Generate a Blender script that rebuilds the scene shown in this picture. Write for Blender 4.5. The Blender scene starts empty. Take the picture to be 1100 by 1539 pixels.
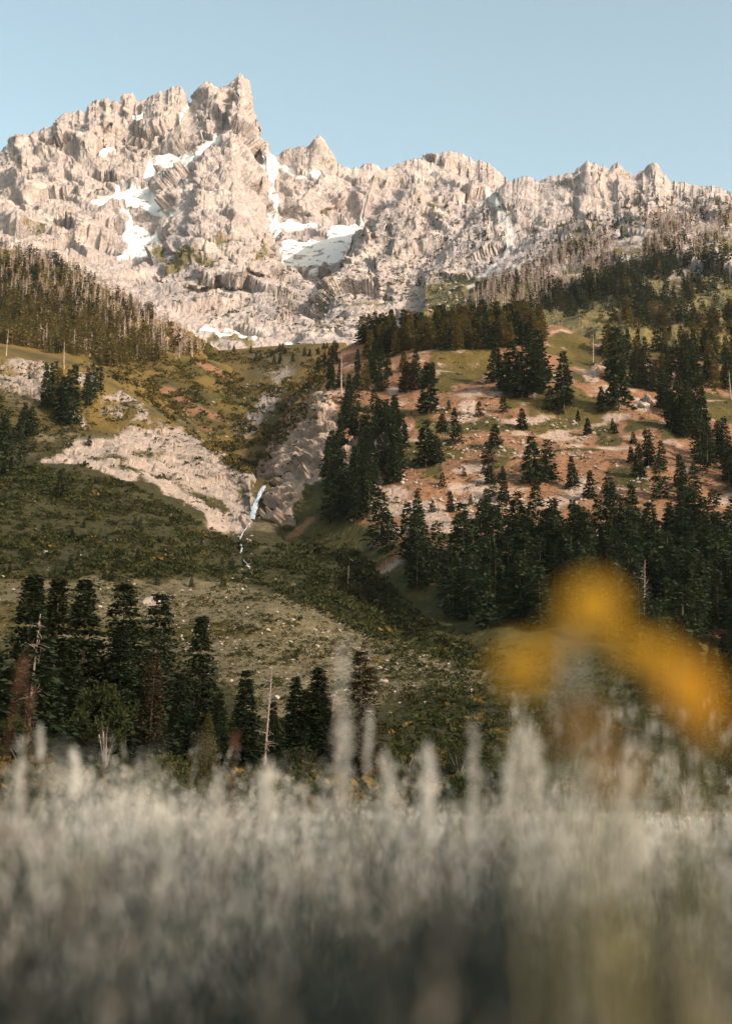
import bpy, math, random
import numpy as np
from mathutils import Vector, Matrix

SC = bpy.context.scene
COL = SC.collection

# ------------------------------------------------------------------ camera, sky, sun, exposure
IW, IH = 1100.0, 1539.0            # size of the photograph
F = 2137.5                          # focal length in its pixels (50 mm on a 36 mm high frame)
CX, CY, HZ = 550.0, 769.5, 1211.0
PITCH = math.atan((HZ - CY) / F)
CAMZ = 0.70
cam_d = bpy.data.cameras.new('camera')
cam_d.sensor_fit = 'VERTICAL'
cam_d.sensor_height = 36.0
cam_d.lens = 36.0 * F / IH
cam_d.clip_start = 0.05
cam_d.clip_end = 30000.0
cam_d.dof.use_dof = True
cam_d.dof.focus_distance = 420.0
cam_d.dof.aperture_fstop = 1.6
cam = bpy.data.objects.new('camera', cam_d)
COL.objects.link(cam)
cam.location = (0, 0, CAMZ)
cam.rotation_euler = (math.pi / 2 + PITCH, 0, 0)
SC.camera = cam

SUN_EL = math.radians(26)
SUN_AZ = math.radians(130)          # clockwise from the viewing direction (+Y): behind the right shoulder
w = bpy.data.worlds.new('World')
SC.world = w
w.use_nodes = True
nt = w.node_tree
bg = nt.nodes['Background']
sky = nt.nodes.new('ShaderNodeTexSky')
sky.sky_type = 'NISHITA'
sky.sun_disc = False
sky.sun_elevation = SUN_EL
sky.sun_rotation = SUN_AZ
sky.altitude = 2000
sky.air_density = 1.0
sky.dust_density = 7.0
sky.ozone_density = 1.0
tint = nt.nodes.new('ShaderNodeMix')
tint.data_type = 'RGBA'
tint.blend_type = 'MULTIPLY'
tint.inputs[0].default_value = 1.0
tint.inputs[7].default_value = (1.20, 1.05, 0.715, 1)
nt.links.new(sky.outputs[0], tint.inputs[6])
nt.links.new(tint.outputs[2], bg.inputs[0])
bg.inputs[1].default_value = 0.15
sun_d = bpy.data.lights.new('sun', 'SUN')
sun_d.energy = 2.5
sun_d.angle = math.radians(0.5)
sun_d.color = (1.0, 0.86, 0.73)
sun = bpy.data.objects.new('sun', sun_d)
COL.objects.link(sun)
sv = Vector((math.sin(SUN_AZ) * math.cos(SUN_EL), math.cos(SUN_AZ) * math.cos(SUN_EL), math.sin(SUN_EL)))
sun.rotation_euler = sv.to_track_quat('Z', 'Y').to_euler()
SC.view_settings.view_transform = 'Standard'
SC.view_settings.look = 'None'
SC.view_settings.exposure = 1.4
SC.view_settings.gamma = 1.0
SC.cycles.max_bounces = 5
SC.cycles.diffuse_bounces = 2
SC.cycles.glossy_bounces = 1
SC.cycles.transmission_bounces = 2
SC.cycles.volume_bounces = 0
SC.cycles.use_denoising = True

# ------------------------------------------------------------------ projection helpers
SP, CP = math.sin(PITCH), math.cos(PITCH)


def P(u, v, Y):
    """the point at world depth Y seen at photo pixel (u, v)"""
    u, v, Y = np.broadcast_arrays(np.asarray(u, float), np.asarray(v, float), np.asarray(Y, float))
    a = (u - CX) / F
    b = (CY - v) / F
    dy = CP - b * SP
    dz = SP + b * CP
    s = Y / dy
    return np.stack([a * s, Y, CAMZ + dz * s], -1)


def ray(u, v):
    a = (u - CX) / F
    b = (CY - v) / F
    return Vector((a, CP - b * SP, SP + b * CP)).normalized()


def proj(p):
    x, y, z = p[..., 0], p[..., 1], p[..., 2] - CAMZ
    dep = np.maximum(y * CP + z * SP, 1e-3)
    return CX + F * x / dep, CY - F * (-y * SP + z * CP) / dep


# ------------------------------------------------------------------ noise
_G = np.array([[1, 1, 0], [-1, 1, 0], [1, -1, 0], [-1, -1, 0], [1, 0, 1], [-1, 0, 1], [1, 0, -1], [-1, 0, -1],
               [0, 1, 1], [0, -1, 1], [0, 1, -1], [0, -1, -1], [1, 1, 0], [-1, 1, 0], [0, -1, 1], [0, -1, -1]], np.float32)


def pnoise(p, seed=0):
    p = np.asarray(p, np.float32)
    sh = p.shape[:-1]
    p = p.reshape(-1, 3)
    i = np.floor(p)
    f = p - i
    i = i.astype(np.int64)
    fd = f * f * f * (f * (f * 6 - 15) + 10)
    out = np.zeros(len(p), np.float32)
    M = np.uint64(0xffffffff)
    for cx in (0, 1):
        wx = fd[:, 0] if cx else 1 - fd[:, 0]
        for cy in (0, 1):
            wy = fd[:, 1] if cy else 1 - fd[:, 1]
            for cz in (0, 1):
                wz = fd[:, 2] if cz else 1 - fd[:, 2]
                h = ((i[:, 0] + cx) * 374761393 + (i[:, 1] + cy) * 668265263 + (i[:, 2] + cz) * 1440662683 + seed * 974634541) & 0xffffffff
                h = ((h ^ (h >> 13)) * 1274126177) & 0xffffffff
                h = h ^ (h >> 16)
                g = _G[h & 15]
                d = g[:, 0] * (f[:, 0] - cx) + g[:, 1] * (f[:, 1] - cy) + g[:, 2] * (f[:, 2] - cz)
                out += wx * wy * wz * d
    return out.reshape(sh)


def fbm(p, octs, seed=0, gain=0.5, lac=2.03):
    s, a = 0.0, 1.0
    p = np.asarray(p, np.float32)
    for o in range(octs):
        s = s + a * pnoise(p, seed + o * 17)
        p = p * lac + 13.7
        a *= gain
    return s


def ridged(p, octs, seed=0, gain=0.5, lac=2.07):
    s, a = 0.0, 1.0
    p = np.asarray(p, np.float32)
    wgt = 1.0
    for o in range(octs):
        n = 1 - np.abs(pnoise(p, seed + o * 31)) * 1.8
        n = n * n * wgt
        s = s + a * n
        wgt = np.clip(n * 1.5 + 0.25, 0.3, 1)
        p = p * lac + 7.1
        a *= gain
    return s


def facet(p, seed=0, k=1.0, tilt=1.6):
    """broken rock: every cell of space is a block with its own tilted face"""
    p = np.asarray(p, np.float32)
    sh = p.shape[:-1]
    p = p.reshape(-1, 3)
    b = np.floor(p - 0.5).astype(np.int64)
    best = np.full(len(p), 9e9, np.float32)
    out = np.zeros(len(p), np.float32)
    for cx in (0, 1):
        for cy in (0, 1):
            for cz in (0, 1):
                c = b + np.array([cx, cy, cz])
                h = (c[:, 0] * 374761393 + c[:, 1] * 668265263 + c[:, 2] * 1440662683 + seed * 974634541) & 0xffffffff
                rs = []
                for _ in range(7):
                    h = ((h ^ (h >> 15)) * 2246822519 + 3266489917) & 0xffffffff
                    rs.append(((h >> 8) & 0xffff).astype(np.float32) / 65535.0)
                q = p - (c + 0.5 + 0.8 * (np.stack(rs[:3], 1) - 0.5)).astype(np.float32)
                d = (q * q).sum(1)
                val = (q * (np.stack(rs[3:6], 1) - 0.5)).sum(1) * tilt + (rs[6] - 0.5) * k
                m = d < best
                best = np.where(m, d, best)
                out = np.where(m, val, out)
    return out.reshape(sh)


def sstep(a, b, x):
    t = np.clip((x - a) / (b - a), 0, 1)
    return t * t * (3 - 2 * t)


def inpoly(u, v, poly):
    r = np.zeros(u.shape, bool)
    n = len(poly)
    for i in range(n):
        x0, y0 = poly[i]
        x1, y1 = poly[(i + 1) % n]
        if y0 == y1:
            continue
        c = ((y0 > v) != (y1 > v)) & (u < (x1 - x0) * (v - y0) / (y1 - y0) + x0)
        r ^= c
    return r


# ------------------------------------------------------------------ mesh and object helpers
def mesh(name, V, Fs, mats, mat_idx=None, smooth=False, attrs=None):
    """Fs: list of (n,k) index arrays"""
    me = bpy.data.meshes.new(name)
    V = np.asarray(V, np.float32).reshape(-1, 3)
    Fs = [np.asarray(f, np.int32) for f in Fs if len(f)]
    me.vertices.add(len(V))
    me.vertices.foreach_set('co', V.ravel())
    loops = np.concatenate([f.ravel() for f in Fs])
    sizes = np.concatenate([np.full(len(f), f.shape[1], np.int32) for f in Fs])
    starts = np.concatenate([[0], np.cumsum(sizes)[:-1]]).astype(np.int32)
    me.loops.add(len(loops))
    me.loops.foreach_set('vertex_index', loops)
    me.polygons.add(len(sizes))
    me.polygons.foreach_set('loop_start', starts)
    if mat_idx is not None:
        me.polygons.foreach_set('material_index', np.asarray(mat_idx, np.int32))
    me.polygons.foreach_set('use_smooth', np.full(len(sizes), smooth))
    for k, a in (attrs or {}).items():
        at = me.attributes.new(k, 'FLOAT', 'POINT')
        at.data.foreach_set('value', np.asarray(a, np.float32).ravel())
    me.update(calc_edges=True)
    for m in mats if isinstance(mats, (list, tuple)) else [mats]:
        me.materials.append(m)
    return me


def obj(name, me, parent=None, loc=(0, 0, 0)):
    o = bpy.data.objects.new(name, me)
    COL.objects.link(o)
    o.location = loc
    if parent:
        o.parent = parent
    return o


def tag(o, label=None, cat=None, group=None, kind=None):
    for k, v in (('label', label), ('category', cat), ('group', group), ('kind', kind)):
        if v:
            o[k] = v
    return o


class MB:
    """collects vertices and faces into one mesh"""

    def __init__(s):
        s.V, s.F, s.M, s.n = [], [], [], 0

    def add(s, V, Fc, m=0):
        V = np.asarray(V, float).reshape(-1, 3)
        Fc = np.asarray(Fc, int)
        s.V.append(V)
        s.F.append(Fc + s.n)
        s.M.append(np.full(len(Fc), m))
        s.n += len(V)
        return s

    def kites(s, B, A, S, m=0, wide=0.45):
        """diamond leaves: base B, axis A, half-width vector S"""
        B, A, S = (np.asarray(x, float).reshape(-1, 3) for x in (B, A, S))
        n = len(B)
        V = np.stack([B, B + wide * A + S, B + A, B + wide * A - S], 1).reshape(-1, 3)
        return s.add(V, np.arange(4 * n).reshape(n, 4), m)

    def tube(s, pts, rad, sides=6, m=0):
        pts = np.asarray(pts, float)
        n = len(pts)
        T = np.gradient(pts, axis=0)
        T /= np.linalg.norm(T, axis=1)[:, None] + 1e-9
        ref = np.where(np.abs(T[:, 2:3]) > 0.9, np.array([[1.0, 0, 0]]), np.array([[0, 0, 1.0]]))
        a = np.cross(T, ref)
        a /= np.linalg.norm(a, axis=1)[:, None] + 1e-9
        b = np.cross(T, a)
        th = np.arange(sides) * 2 * math.pi / sides
        rad = np.broadcast_to(np.asarray(rad, float), (n,))
        V = pts[:, None] + rad[:, None, None] * (np.cos(th)[None, :, None] * a[:, None] + np.sin(th)[None, :, None] * b[:, None])
        j = np.arange(sides)
        q = []
        for i in range(n - 1):
            q.append(np.stack([i * sides + j, i * sides + (j + 1) % sides, (i + 1) * sides + (j + 1) % sides, (i + 1) * sides + j], 1))
        return s.add(V.reshape(-1, 3), np.concatenate(q), m)

    def arrays(s):
        return np.concatenate(s.V), s.F, np.concatenate(s.M)

    def mesh(s, name, mats, smooth=False, attrs=None):
        V, Fs, M = s.arrays()
        return mesh(name, V, Fs, mats, M, smooth, attrs)


def unit(v):
    return v / (np.linalg.norm(v, axis=-1, keepdims=True) + 1e-9)


# ------------------------------------------------------------------ materials
class NT:
    def __init__(s, name):
        s.m = bpy.data.materials.new(name)
        s.m.use_nodes = True
        s.t = s.m.node_tree
        s.t.nodes.clear()

    def n(s, typ, ins=None, **kw):
        nd = s.t.nodes.new(typ)
        for k, v in kw.items():
            setattr(nd, k, v)
        for k, v in (ins or {}).items():
            if isinstance(v, bpy.types.NodeSocket):
                s.t.links.new(v, nd.inputs[k])
            else:
                nd.inputs[k].default_value = v
        return nd

    def noise(s, vec, scale, detail=4, rough=0.55, dist=0.0):
        return s.n('ShaderNodeTexNoise', {'Vector': vec, 'Scale': scale, 'Detail': detail, 'Roughness': rough, 'Distortion': dist}).outputs[0]

    def mix(s, f, a, b):
        nd = s.t.nodes.new('ShaderNodeMix')
        nd.data_type = 'RGBA'
        for i, v in ((0, f), (6, a), (7, b)):
            if isinstance(v, bpy.types.NodeSocket):
                s.t.links.new(v, nd.inputs[i])
            else:
                nd.inputs[i].default_value = v if i == 0 else (*v, 1)
        return nd.outputs[2]

    def rng(s, x, a, b, c=0.0, d=1.0):
        return s.n('ShaderNodeMapRange', {'Value': x, 'From Min': a, 'From Max': b, 'To Min': c, 'To Max': d}).outputs[0]

    def attr(s, name):
        return s.n('ShaderNodeAttribute', attribute_name=name).outputs['Fac']

    def math(s, op, a, b):
        return s.n('ShaderNodeMath', {0: a, 1: b}, operation=op).outputs[0]

    def out(s, sh):
        o = s.n('ShaderNodeOutputMaterial')
        s.t.links.new(sh, o.inputs['Surface'])
        return s.m


def terrain_mat(name, rock, veg, soil, sc, bump):
    """rock, veg: three tones each, soil two; sc = size of the main grain in metres"""
    k = NT(name)
    pos = k.n('ShaderNodeNewGeometry').outputs['Position']
    big = k.noise(pos, 0.18 / sc, 5, 0.6, 0.6)
    mid = k.noise(pos, 1.0 / sc, 6, 0.65)
    fine = k.noise(pos, 5.0 / sc, 4, 0.7)
    fine2 = k.noise(pos, 2.2 / sc, 6, 0.8, 0.4)
    sm = k.math('ADD', k.math('MULTIPLY', mid, 0.35), k.math('ADD', k.math('MULTIPLY', fine, 0.25), k.math('MULTIPLY', fine2, 0.4)))
    r = k.mix(k.rng(big, 0.35, 0.65), rock[0], rock[1])
    r = k.mix(k.rng(sm, 0.44, 0.57), r, rock[2])
    so = k.mix(k.rng(sm, 0.43, 0.57), soil[0], soil[1])
    g = k.mix(k.rng(sm, 0.43, 0.57), veg[0], veg[1])
    g2 = k.mix(k.rng(fine, 0.35, 0.65), veg[2], veg[3])
    g = k.mix(k.attr('gold'), g, g2)
    jit = k.math('ADD', k.math('MULTIPLY', k.math('SUBTRACT', sm, 0.5), 3.2), k.math('MULTIPLY', k.math('SUBTRACT', k.noise(pos, 0.35 / sc, 4, 0.7), 0.5), 1.2))

    def edge(a):
        return k.rng(k.math('ADD', k.attr(a), jit), 0.35, 0.65)
    c = k.mix(edge('soil'), r, so)
    c = k.mix(edge('veg'), c, g)
    c = k.mix(k.rng(k.attr('snow'), 0.35, 0.65), c, (0.61, 0.61, 0.61))
    hgt = k.math('ADD', k.math('MULTIPLY', mid, 1.0), k.math('MULTIPLY', fine, 0.35))
    vo = k.n('ShaderNodeTexVoronoi', {'Vector': k.n('ShaderNodeVectorMath', {0: pos, 1: (1.0, 1.0, 0.55)}, operation='MULTIPLY').outputs[0], 'Scale': 1.6 / sc}, feature='F1', distance='CHEBYCHEV').outputs['Distance']
    hgt = k.math('ADD', hgt, k.math('MULTIPLY', vo, 0.5))
    wv = k.n('ShaderNodeVectorMath', {0: pos, 1: k.n('ShaderNodeVectorMath', {0: k.n('ShaderNodeTexNoise', {'Vector': pos, 'Scale': 0.5 / sc, 'Detail': 3.0}).outputs[1], 1: (sc, sc, sc)}, operation='MULTIPLY').outputs[0]}, operation='ADD').outputs[0]
    ck = k.n('ShaderNodeTexVoronoi', {'Vector': k.n('ShaderNodeVectorMath', {0: wv, 1: (1.0, 1.0, 0.6)}, operation='MULTIPLY').outputs[0], 'Scale': 0.55 / sc}, feature='DISTANCE_TO_EDGE').outputs['Distance']
    hgt = k.math('ADD', hgt, k.math('MULTIPLY', k.rng(ck, 0.0, 0.09), k.math('MULTIPLY', k.math('SUBTRACT', 1.0, k.attr('veg')), k.math('SUBTRACT', 0.38, k.math('MULTIPLY', k.attr('soil'), 0.30)))))
    hgt = k.math('MULTIPLY', hgt, k.rng(k.attr('snow'), 0.2, 0.8, 1.0, 0.05))
    b = k.n('ShaderNodeBump', {'Height': hgt, 'Strength': 1.0, 'Distance': bump})
    bs = k.n('ShaderNodeBsdfPrincipled', {'Base Color': c, 'Roughness': 0.95, 'Specular IOR Level': 0.1, 'Normal': b.outputs[0]})
    return k.out(bs.outputs[0])


def leaf_mat(name, a, b, trans=0.25, scale=0.6, tip=None):
    k = NT(name)
    pos = k.n('ShaderNodeNewGeometry').outputs['Position']
    oi = k.n('ShaderNodeObjectInfo').outputs['Random']
    c = k.mix(k.rng(k.noise(pos, scale, 3, 0.7), 0.3, 0.7), a, b)
    c = k.mix(k.rng(oi, 0, 1, 0, 0.7), c, tip or tuple(0.6 * x for x in b))
    d = k.n('ShaderNodeBsdfDiffuse', {'Color': c})
    t = k.n('ShaderNodeBsdfTranslucent', {'Color': c})
    m = k.n('ShaderNodeMixShader', {0: trans, 1: d.outputs[0], 2: t.outputs[0]})
    return k.out(m.outputs[0])


def solid_mat(name, a, b, scale=2.0, rough=0.9, bump=0.0):
    k = NT(name)
    pos = k.n('ShaderNodeNewGeometry').outputs['Position']
    nz = k.noise(pos, scale, 6, 0.65)
    c = k.mix(k.rng(nz, 0.35, 0.65), a, b)
    bs = k.n('ShaderNodeBsdfPrincipled', {'Base Color': c, 'Roughness': rough, 'Specular IOR Level': 0.2})
    if bump:
        bn = k.n('ShaderNodeBump', {'Height': nz, 'Strength': 1.0, 'Distance': bump})
        k.t.links.new(bn.outputs[0], bs.inputs['Normal'])
    return k.out(bs.outputs[0])


M_MOUNT = terrain_mat('mountain_rock', [(0.265, 0.226, 0.222), (0.21, 0.18, 0.178), (0.35, 0.304, 0.297)],
                      [(0.055, 0.052, 0.024), (0.13, 0.11, 0.055), (0.095, 0.078, 0.034), (0.18, 0.14, 0.065)],
                      [(0.295, 0.252, 0.243), (0.40, 0.35, 0.34)], 16.0, 4.0)
M_HILL = terrain_mat('hill_slope', [(0.25, 0.18, 0.145), (0.20, 0.15, 0.13), (0.31, 0.24, 0.20)],
                     [(0.026, 0.028, 0.010), (0.055, 0.048, 0.016), (0.08, 0.058, 0.016), (0.13, 0.085, 0.026)],
                     [(0.112, 0.055, 0.029), (0.20, 0.112, 0.068)], 4.0, 0.8)
M_VALLEY = terrain_mat('valley_slope', [(0.225, 0.18, 0.16), (0.135, 0.112, 0.102), (0.29, 0.24, 0.215)],
                       [(0.018, 0.018, 0.008), (0.040, 0.036, 0.016), (0.085, 0.06, 0.018), (0.165, 0.108, 0.034)],
                       [(0.050, 0.041, 0.022), (0.125, 0.105, 0.066)], 3.0, 0.6)

# ------------------------------------------------------------------ terrain sheets
def sheet(name, u0, u1, du, dv, curves, disp, masks, mat):
    us = np.arange(u0, u1 + du, du)
    C = []
    for c in curves:
        if c[0] == 'back':
            C.append(C[-1] + np.array([0, c[1], c[2]]))
        elif c[0] == 'flat':
            p = P(us, np.full(us.shape, HZ), c[1])
            p[:, 2] = c[2]
            C.append(p)
        elif c[0] == 'under':                         # the same curve, nearer and lower
            q = C_first(curves, us)
            C.append(q + np.array([0, c[1], c[2]]))
        else:
            a = np.array(c, float)
            jag = 0.0
            if len(c) > 25:                             # the traced skyline: small teeth along the crest
                jag = 3.0 * (ridged(np.stack([us * 0.075, us * 0 + u0, us * 0], -1), 5, 5, 0.6) - 1.0)
            C.append(P(us, np.interp(us, a[:, 0], a[:, 1]) - jag, np.interp(us, a[:, 0], a[:, 2])))
    C = np.stack(C)                                   # K, n, 3
    rows = []
    starts = []
    nfront = sum(1 for c in curves if c[0] != 'back')
    K = len(C)
    for k in range(K - 1):
        starts.append(len(rows))
        p0, p1, p2, p3 = C[max(k - 1, 0)], C[k], C[k + 1], C[min(k + 2, K - 1)]
        a, b = proj(p1), proj(p2)
        L = np.percentile(np.hypot(a[0] - b[0], a[1] - b[1]), 80)
        n = int(np.clip(L / dv, 6, 700))
        m1, m2 = (p2 - p0) * 0.5, (p3 - p1) * 0.5
        m1 = np.clip(np.abs(m1), 0, 1.2 * np.abs(p2 - p1)) * np.sign(m1)
        m2 = np.clip(np.abs(m2), 0, 1.2 * np.abs(p2 - p1)) * np.sign(m2)
        for t in np.arange(n) / n:
            h00, h10, h01, h11 = 2 * t**3 - 3 * t**2 + 1, t**3 - 2 * t**2 + t, -2 * t**3 + 3 * t**2, t**3 - t**2
            rows.append(h00 * p1 + h10 * m1 + h01 * p2 + h11 * m2)
    rows.append(C[-1])
    G = np.stack(rows)                                # m, n, 3

    def normals(G):
        N = np.cross(np.gradient(G, axis=1), np.gradient(G, axis=0))
        return unit(N)
    N = normals(G)
    u, v = proj(G)
    G1 = disp(G, N, u, v)
    wt = 0.13 + 0.87 * np.minimum(1, np.abs(np.arange(len(G)) - starts[nfront - 1]) / 42.0) if len(C) > nfront else np.ones(len(G))
    G = G + (G1 - G) * wt[:, None, None]
    N = normals(G)
    N[N[..., 2] < 0] *= 1
    at = masks(G, N, u, v)
    z = np.zeros(u.shape)
    at = {k: blur(at.get(k, z), 1 if k == 'snow' else 7) for k in ('snow', 'veg', 'soil', 'gold')}
    m, n = u.shape
    i = np.arange(m - 1)[:, None] * n + np.arange(n - 1)[None]
    q = np.stack([i, i + 1, i + n + 1, i + n], -1).reshape(-1, 4)
    o = obj(name, mesh(name, G.reshape(-1, 3), [q], mat, None, True, at))
    tag(o, kind='structure')
    return o


def C_first(curves, us):
    a = np.array(next(c for c in curves if not isinstance(c[0], str)), float)
    return P(us, np.interp(us, a[:, 0], a[:, 1]), np.interp(us, a[:, 0], a[:, 2]))


def warp(u, v, amp, f, seed):
    p = np.stack([u * f, v * f, np.zeros_like(u)], -1)
    return u + amp * fbm(p, 4, seed) * 1.6, v + amp * fbm(p, 4, seed + 5) * 1.6


def blur(m, k):
    for _ in range(k):
        m = 0.25 * (np.vstack([m[1:], m[-1:]]) + np.vstack([m[:1], m[:-1]]) + np.hstack([m[:, 1:], m[:, -1:]]) + np.hstack([m[:, :1], m[:, :-1]]))
    return m


def polymask(u, v, polys, amp=5, f=0.03, seed=3):
    uu, vv = warp(u, v, amp, f, seed)
    r = np.zeros(u.shape, bool)
    for p in polys:
        r |= inpoly(uu, vv, p)
    return r.astype(float)


# ---- main massif
SNOW = [
    [(131, 309), (153, 305), (174, 303), (169, 282), (191, 281), (215, 284), (232, 294), (256, 306), (243, 317), (245, 324), (272, 317), (279, 322), (246, 329), (224, 331), (202, 317), (174, 312), (142, 315)],
    [(188, 347), (196, 339), (213, 342), (240, 349), (237, 361), (226, 375), (207, 380), (191, 383), (177, 381), (191, 369), (185, 355)],
    [(182, 320), (195, 325), (202, 340), (190, 335)],
    [(146, 216), (160, 213), (176, 222), (176, 229), (160, 228), (149, 236)],
    [(232, 236), (250, 226), (290, 231), (322, 206), (345, 200), (300, 237), (280, 250), (255, 257), (240, 252), (225, 270), (205, 278), (220, 258)],
    [(283, 153), (288, 154), (282, 170), (272, 182), (264, 183), (272, 168)],
    [(198, 170), (221, 168), (217, 178), (205, 180)],
    [(400, 229), (414, 233), (417, 246), (436, 248), (446, 256), (440, 262), (425, 252), (412, 262), (412, 280), (420, 297), (416, 320), (420, 325), (455, 325), (468, 324), (480, 336), (415, 337), (412, 352), (400, 350), (407, 315), (406, 290), (398, 262), (396, 243)],
    [(418, 365), (425, 358), (465, 360), (487, 352), (500, 333), (550, 330), (538, 350), (527, 366), (516, 395), (490, 405), (425, 406), (417, 385)],
    [(440, 262), (470, 254), (490, 258), (470, 266), (445, 266)],
    [(300, 487), (350, 492), (395, 503), (385, 512), (340, 508), (300, 495)],
    [(425, 508), (450, 515), (465, 525), (440, 526)],
]


# buttresses that stand out of the faces (outline in the photograph, metres towards the valley)
RIBS = {11: [([(290, 262), (302, 240), (330, 215), (352, 140), (372, 150), (386, 215), (394, 290), (408, 350), (412, 425), (236, 425), (262, 380), (278, 352), (288, 318), (300, 288)], 55),
             ([(212, 160), (240, 138), (262, 132), (262, 165), (240, 215), (205, 232), (200, 190)], 30), ([(105, 255), (120, 200), (140, 170), (150, 215), (160, 290), (125, 300), (112, 285)], 30),
             ([(20, 250), (60, 205), (90, 190), (96, 250), (88, 290), (40, 310)], 26), ([(300, 165), (322, 128), (340, 132), (330, 175), (312, 200)], 22)],
        37: [([(552, 330), (572, 275), (588, 262), (598, 300), (575, 350), (548, 365)], 34), ([(585, 330), (603, 285), (622, 262), (640, 300), (622, 360), (590, 372)], 34), ([(560, 400), (590, 370), (620, 365), (610, 420), (570, 440)], 28),
             ([(690, 330), (720, 255), (745, 262), (752, 320), (725, 350)], 24), ([(640, 330), (660, 262), (690, 250), (690, 310), (662, 345)], 22), ([(630, 400), (680, 380), (690, 430), (640, 450)], 22)],
        23: [([(425, 262), (455, 240), (500, 250), (520, 300), (470, 320), (430, 310)], 24), ([(535, 300), (545, 258), (565, 258), (575, 300), (550, 330)], 24)],
        57: [([(869, 262), (880, 240), (905, 243), (913, 300), (890, 330), (868, 312)], 22), ([(916, 262), (926, 246), (946, 262), (950, 315), (925, 330)], 20), ([(962, 270), (980, 246), (1000, 266), (1012, 300), (985, 325), (958, 310)], 22),
             ([(815, 330), (830, 280), (860, 262), (862, 300), (838, 345)], 16)]}


def mount_disp(amp, fr, seed, stretch=0.45):
    def d(G, N, u, v):
        q = G * fr
        q = q + 0.35 * np.stack([pnoise(q * 1.3, seed + 91), pnoise(q * 1.3, seed + 92), pnoise(q * 1.3, seed + 93)], -1)
        # ribs run down the slope: squeeze the vertical axis; slanting joints
        r1 = ridged(q * np.array([1.15, 0.7, stretch]) + q[..., 2:3] * np.array([0.22, 0, 0]), 8, seed, 0.56) - 1.0
        r2 = ridged(q * np.array([2.2, 2.2, 4.5]) + q[..., 0:1] * np.array([0, 0, -1.2]), 6, seed + 300, 0.6) - 1.0
        f1 = fbm(q * 0.5, 3, seed + 600)
        qq = G + 14 * np.stack([pnoise(G / 60, seed + 70), pnoise(G / 60, seed + 71), pnoise(G / 60, seed + 72)], -1)
        qq = qq + qq[..., 2:3] * np.array([0.35, 0, 0]) + qq[..., 0:1] * np.array([0, 0, 0.25])
        fc = 42 * facet(qq / np.array([95, 100, 170]), seed + 1, 0.5) + 9 * facet(qq / np.array([26, 28, 34]), seed + 2, 0.6) + 2.2 * facet(qq / np.array([9, 9, 10]), seed + 3)
        calm = blur(polymask(u, v, SNOW, 5, 0.05, 3), 5)
        calm = np.maximum(calm, 0.6 * blur(polymask(u, v, [CHUTE], 4, 0.05, 3), 5))
        k = 1 - 0.93 * calm
        h = (amp * (r1 * 0.42 + r2 * 0.12) + fc * min(1, amp / 30)) * k + amp * 0.45 * f1
        D = N.copy()
        D[..., 2] = D[..., 2] * 0.75
        G2 = G + D * h[..., None] * np.clip(G[..., 1:2] / 2600, 0.6, 1.1)
        for poly, amt in RIBS.get(seed, ()):
            G2 = G2 * (1 - blur(polymask(u, v, [poly], 7, 0.05, 29), 4) * amt / 3000)[..., None]
        return G2
    return d


CHUTE = [(725, 262), (738, 285), (750, 300), (770, 330), (775, 345), (760, 390), (715, 428), (700, 436), (705, 425), (745, 392), (757, 360), (752, 335), (740, 312), (728, 290)]


def mount_masks(vegpolys, seed, lo=0.35):
    def m(G, N, u, v):
        snow = blur(polymask(u, v, SNOW, 5, 0.05, 3), 3)
        snow = snow * (1 - 0.9 * sstep(0.26, 0.44, fbm(G * 0.05, 5, 66)))
        ch = blur(polymask(u, v, [CHUTE], 4, 0.05, 3), 3)
        snow = np.maximum(snow, 0.47 * ch)
        nz = fbm(G * 0.02, 5, seed + 40)
        flat = sstep(0.5, 0.85, N[..., 2])
        veg = polymask(u, v, vegpolys, 16, 0.025, 9) * sstep(-0.12, 0.35, nz + 0.1) * 0.8
        low = sstep(330, 520, v) * flat * sstep(0.12, 0.5, nz) * 0.9
        veg = np.maximum(veg, low)
        sp = sstep(0.35, 0.6, fbm(G * 0.09, 4, seed + 44)) * sstep(300, 420, v) * 0.8
        veg = np.maximum(veg, sp)
        soil = sstep(0.0, 0.4, fbm(G * 0.012 * np.array([1, 1, 2.5]), 4, seed + 50) + (flat - 0.5) * 0.6)
        gold = sstep(-0.3, 0.3, fbm(G * 0.015, 3, seed + 60))
        return dict(snow=snow, veg=veg * (snow < .3), soil=soil, gold=gold)
    return m


SKY_F = [(-200, 330), (-80, 268), (-30, 245), (0, 233), (15, 219), (30, 207), (50, 200), (66, 194), (80, 186), (90, 178), (100, 174), (118, 168), (130, 166), (134, 157), (140, 154), (150, 153), (160, 150), (168, 155), (176, 153), (183, 154), (187, 143), (191, 140), (195, 139), (198, 147), (202, 155), (207, 157), (214, 153), (220, 150), (230, 142), (240, 136), (252, 133), (260, 130), (266, 131), (272, 130), (276, 136), (279, 142), (284, 154), (290, 152), (295, 142), (300, 132), (305, 125), (309, 120), (313, 122), (317, 119), (322, 127), (328, 132), (336, 130), (345, 128), (352, 121), (357, 113), (361, 110), (365, 115), (368, 127), (372, 141), (376, 156), (380, 170), (383, 188), (386, 202), (391, 209), (396, 211), (401, 216), (404, 224), (405, 238), (408, 275), (412, 330), (418, 388), (430, 428), (470, 450), (540, 490), (600, 540)]
def yF(u):
    return float(np.interp(u, [-200, 0, 150, 250, 320, 365, 385, 405, 420, 470, 600], [3000, 3150, 3250, 3300, 3350, 3350, 3250, 3120, 2700, 2400, 2100]))
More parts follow.
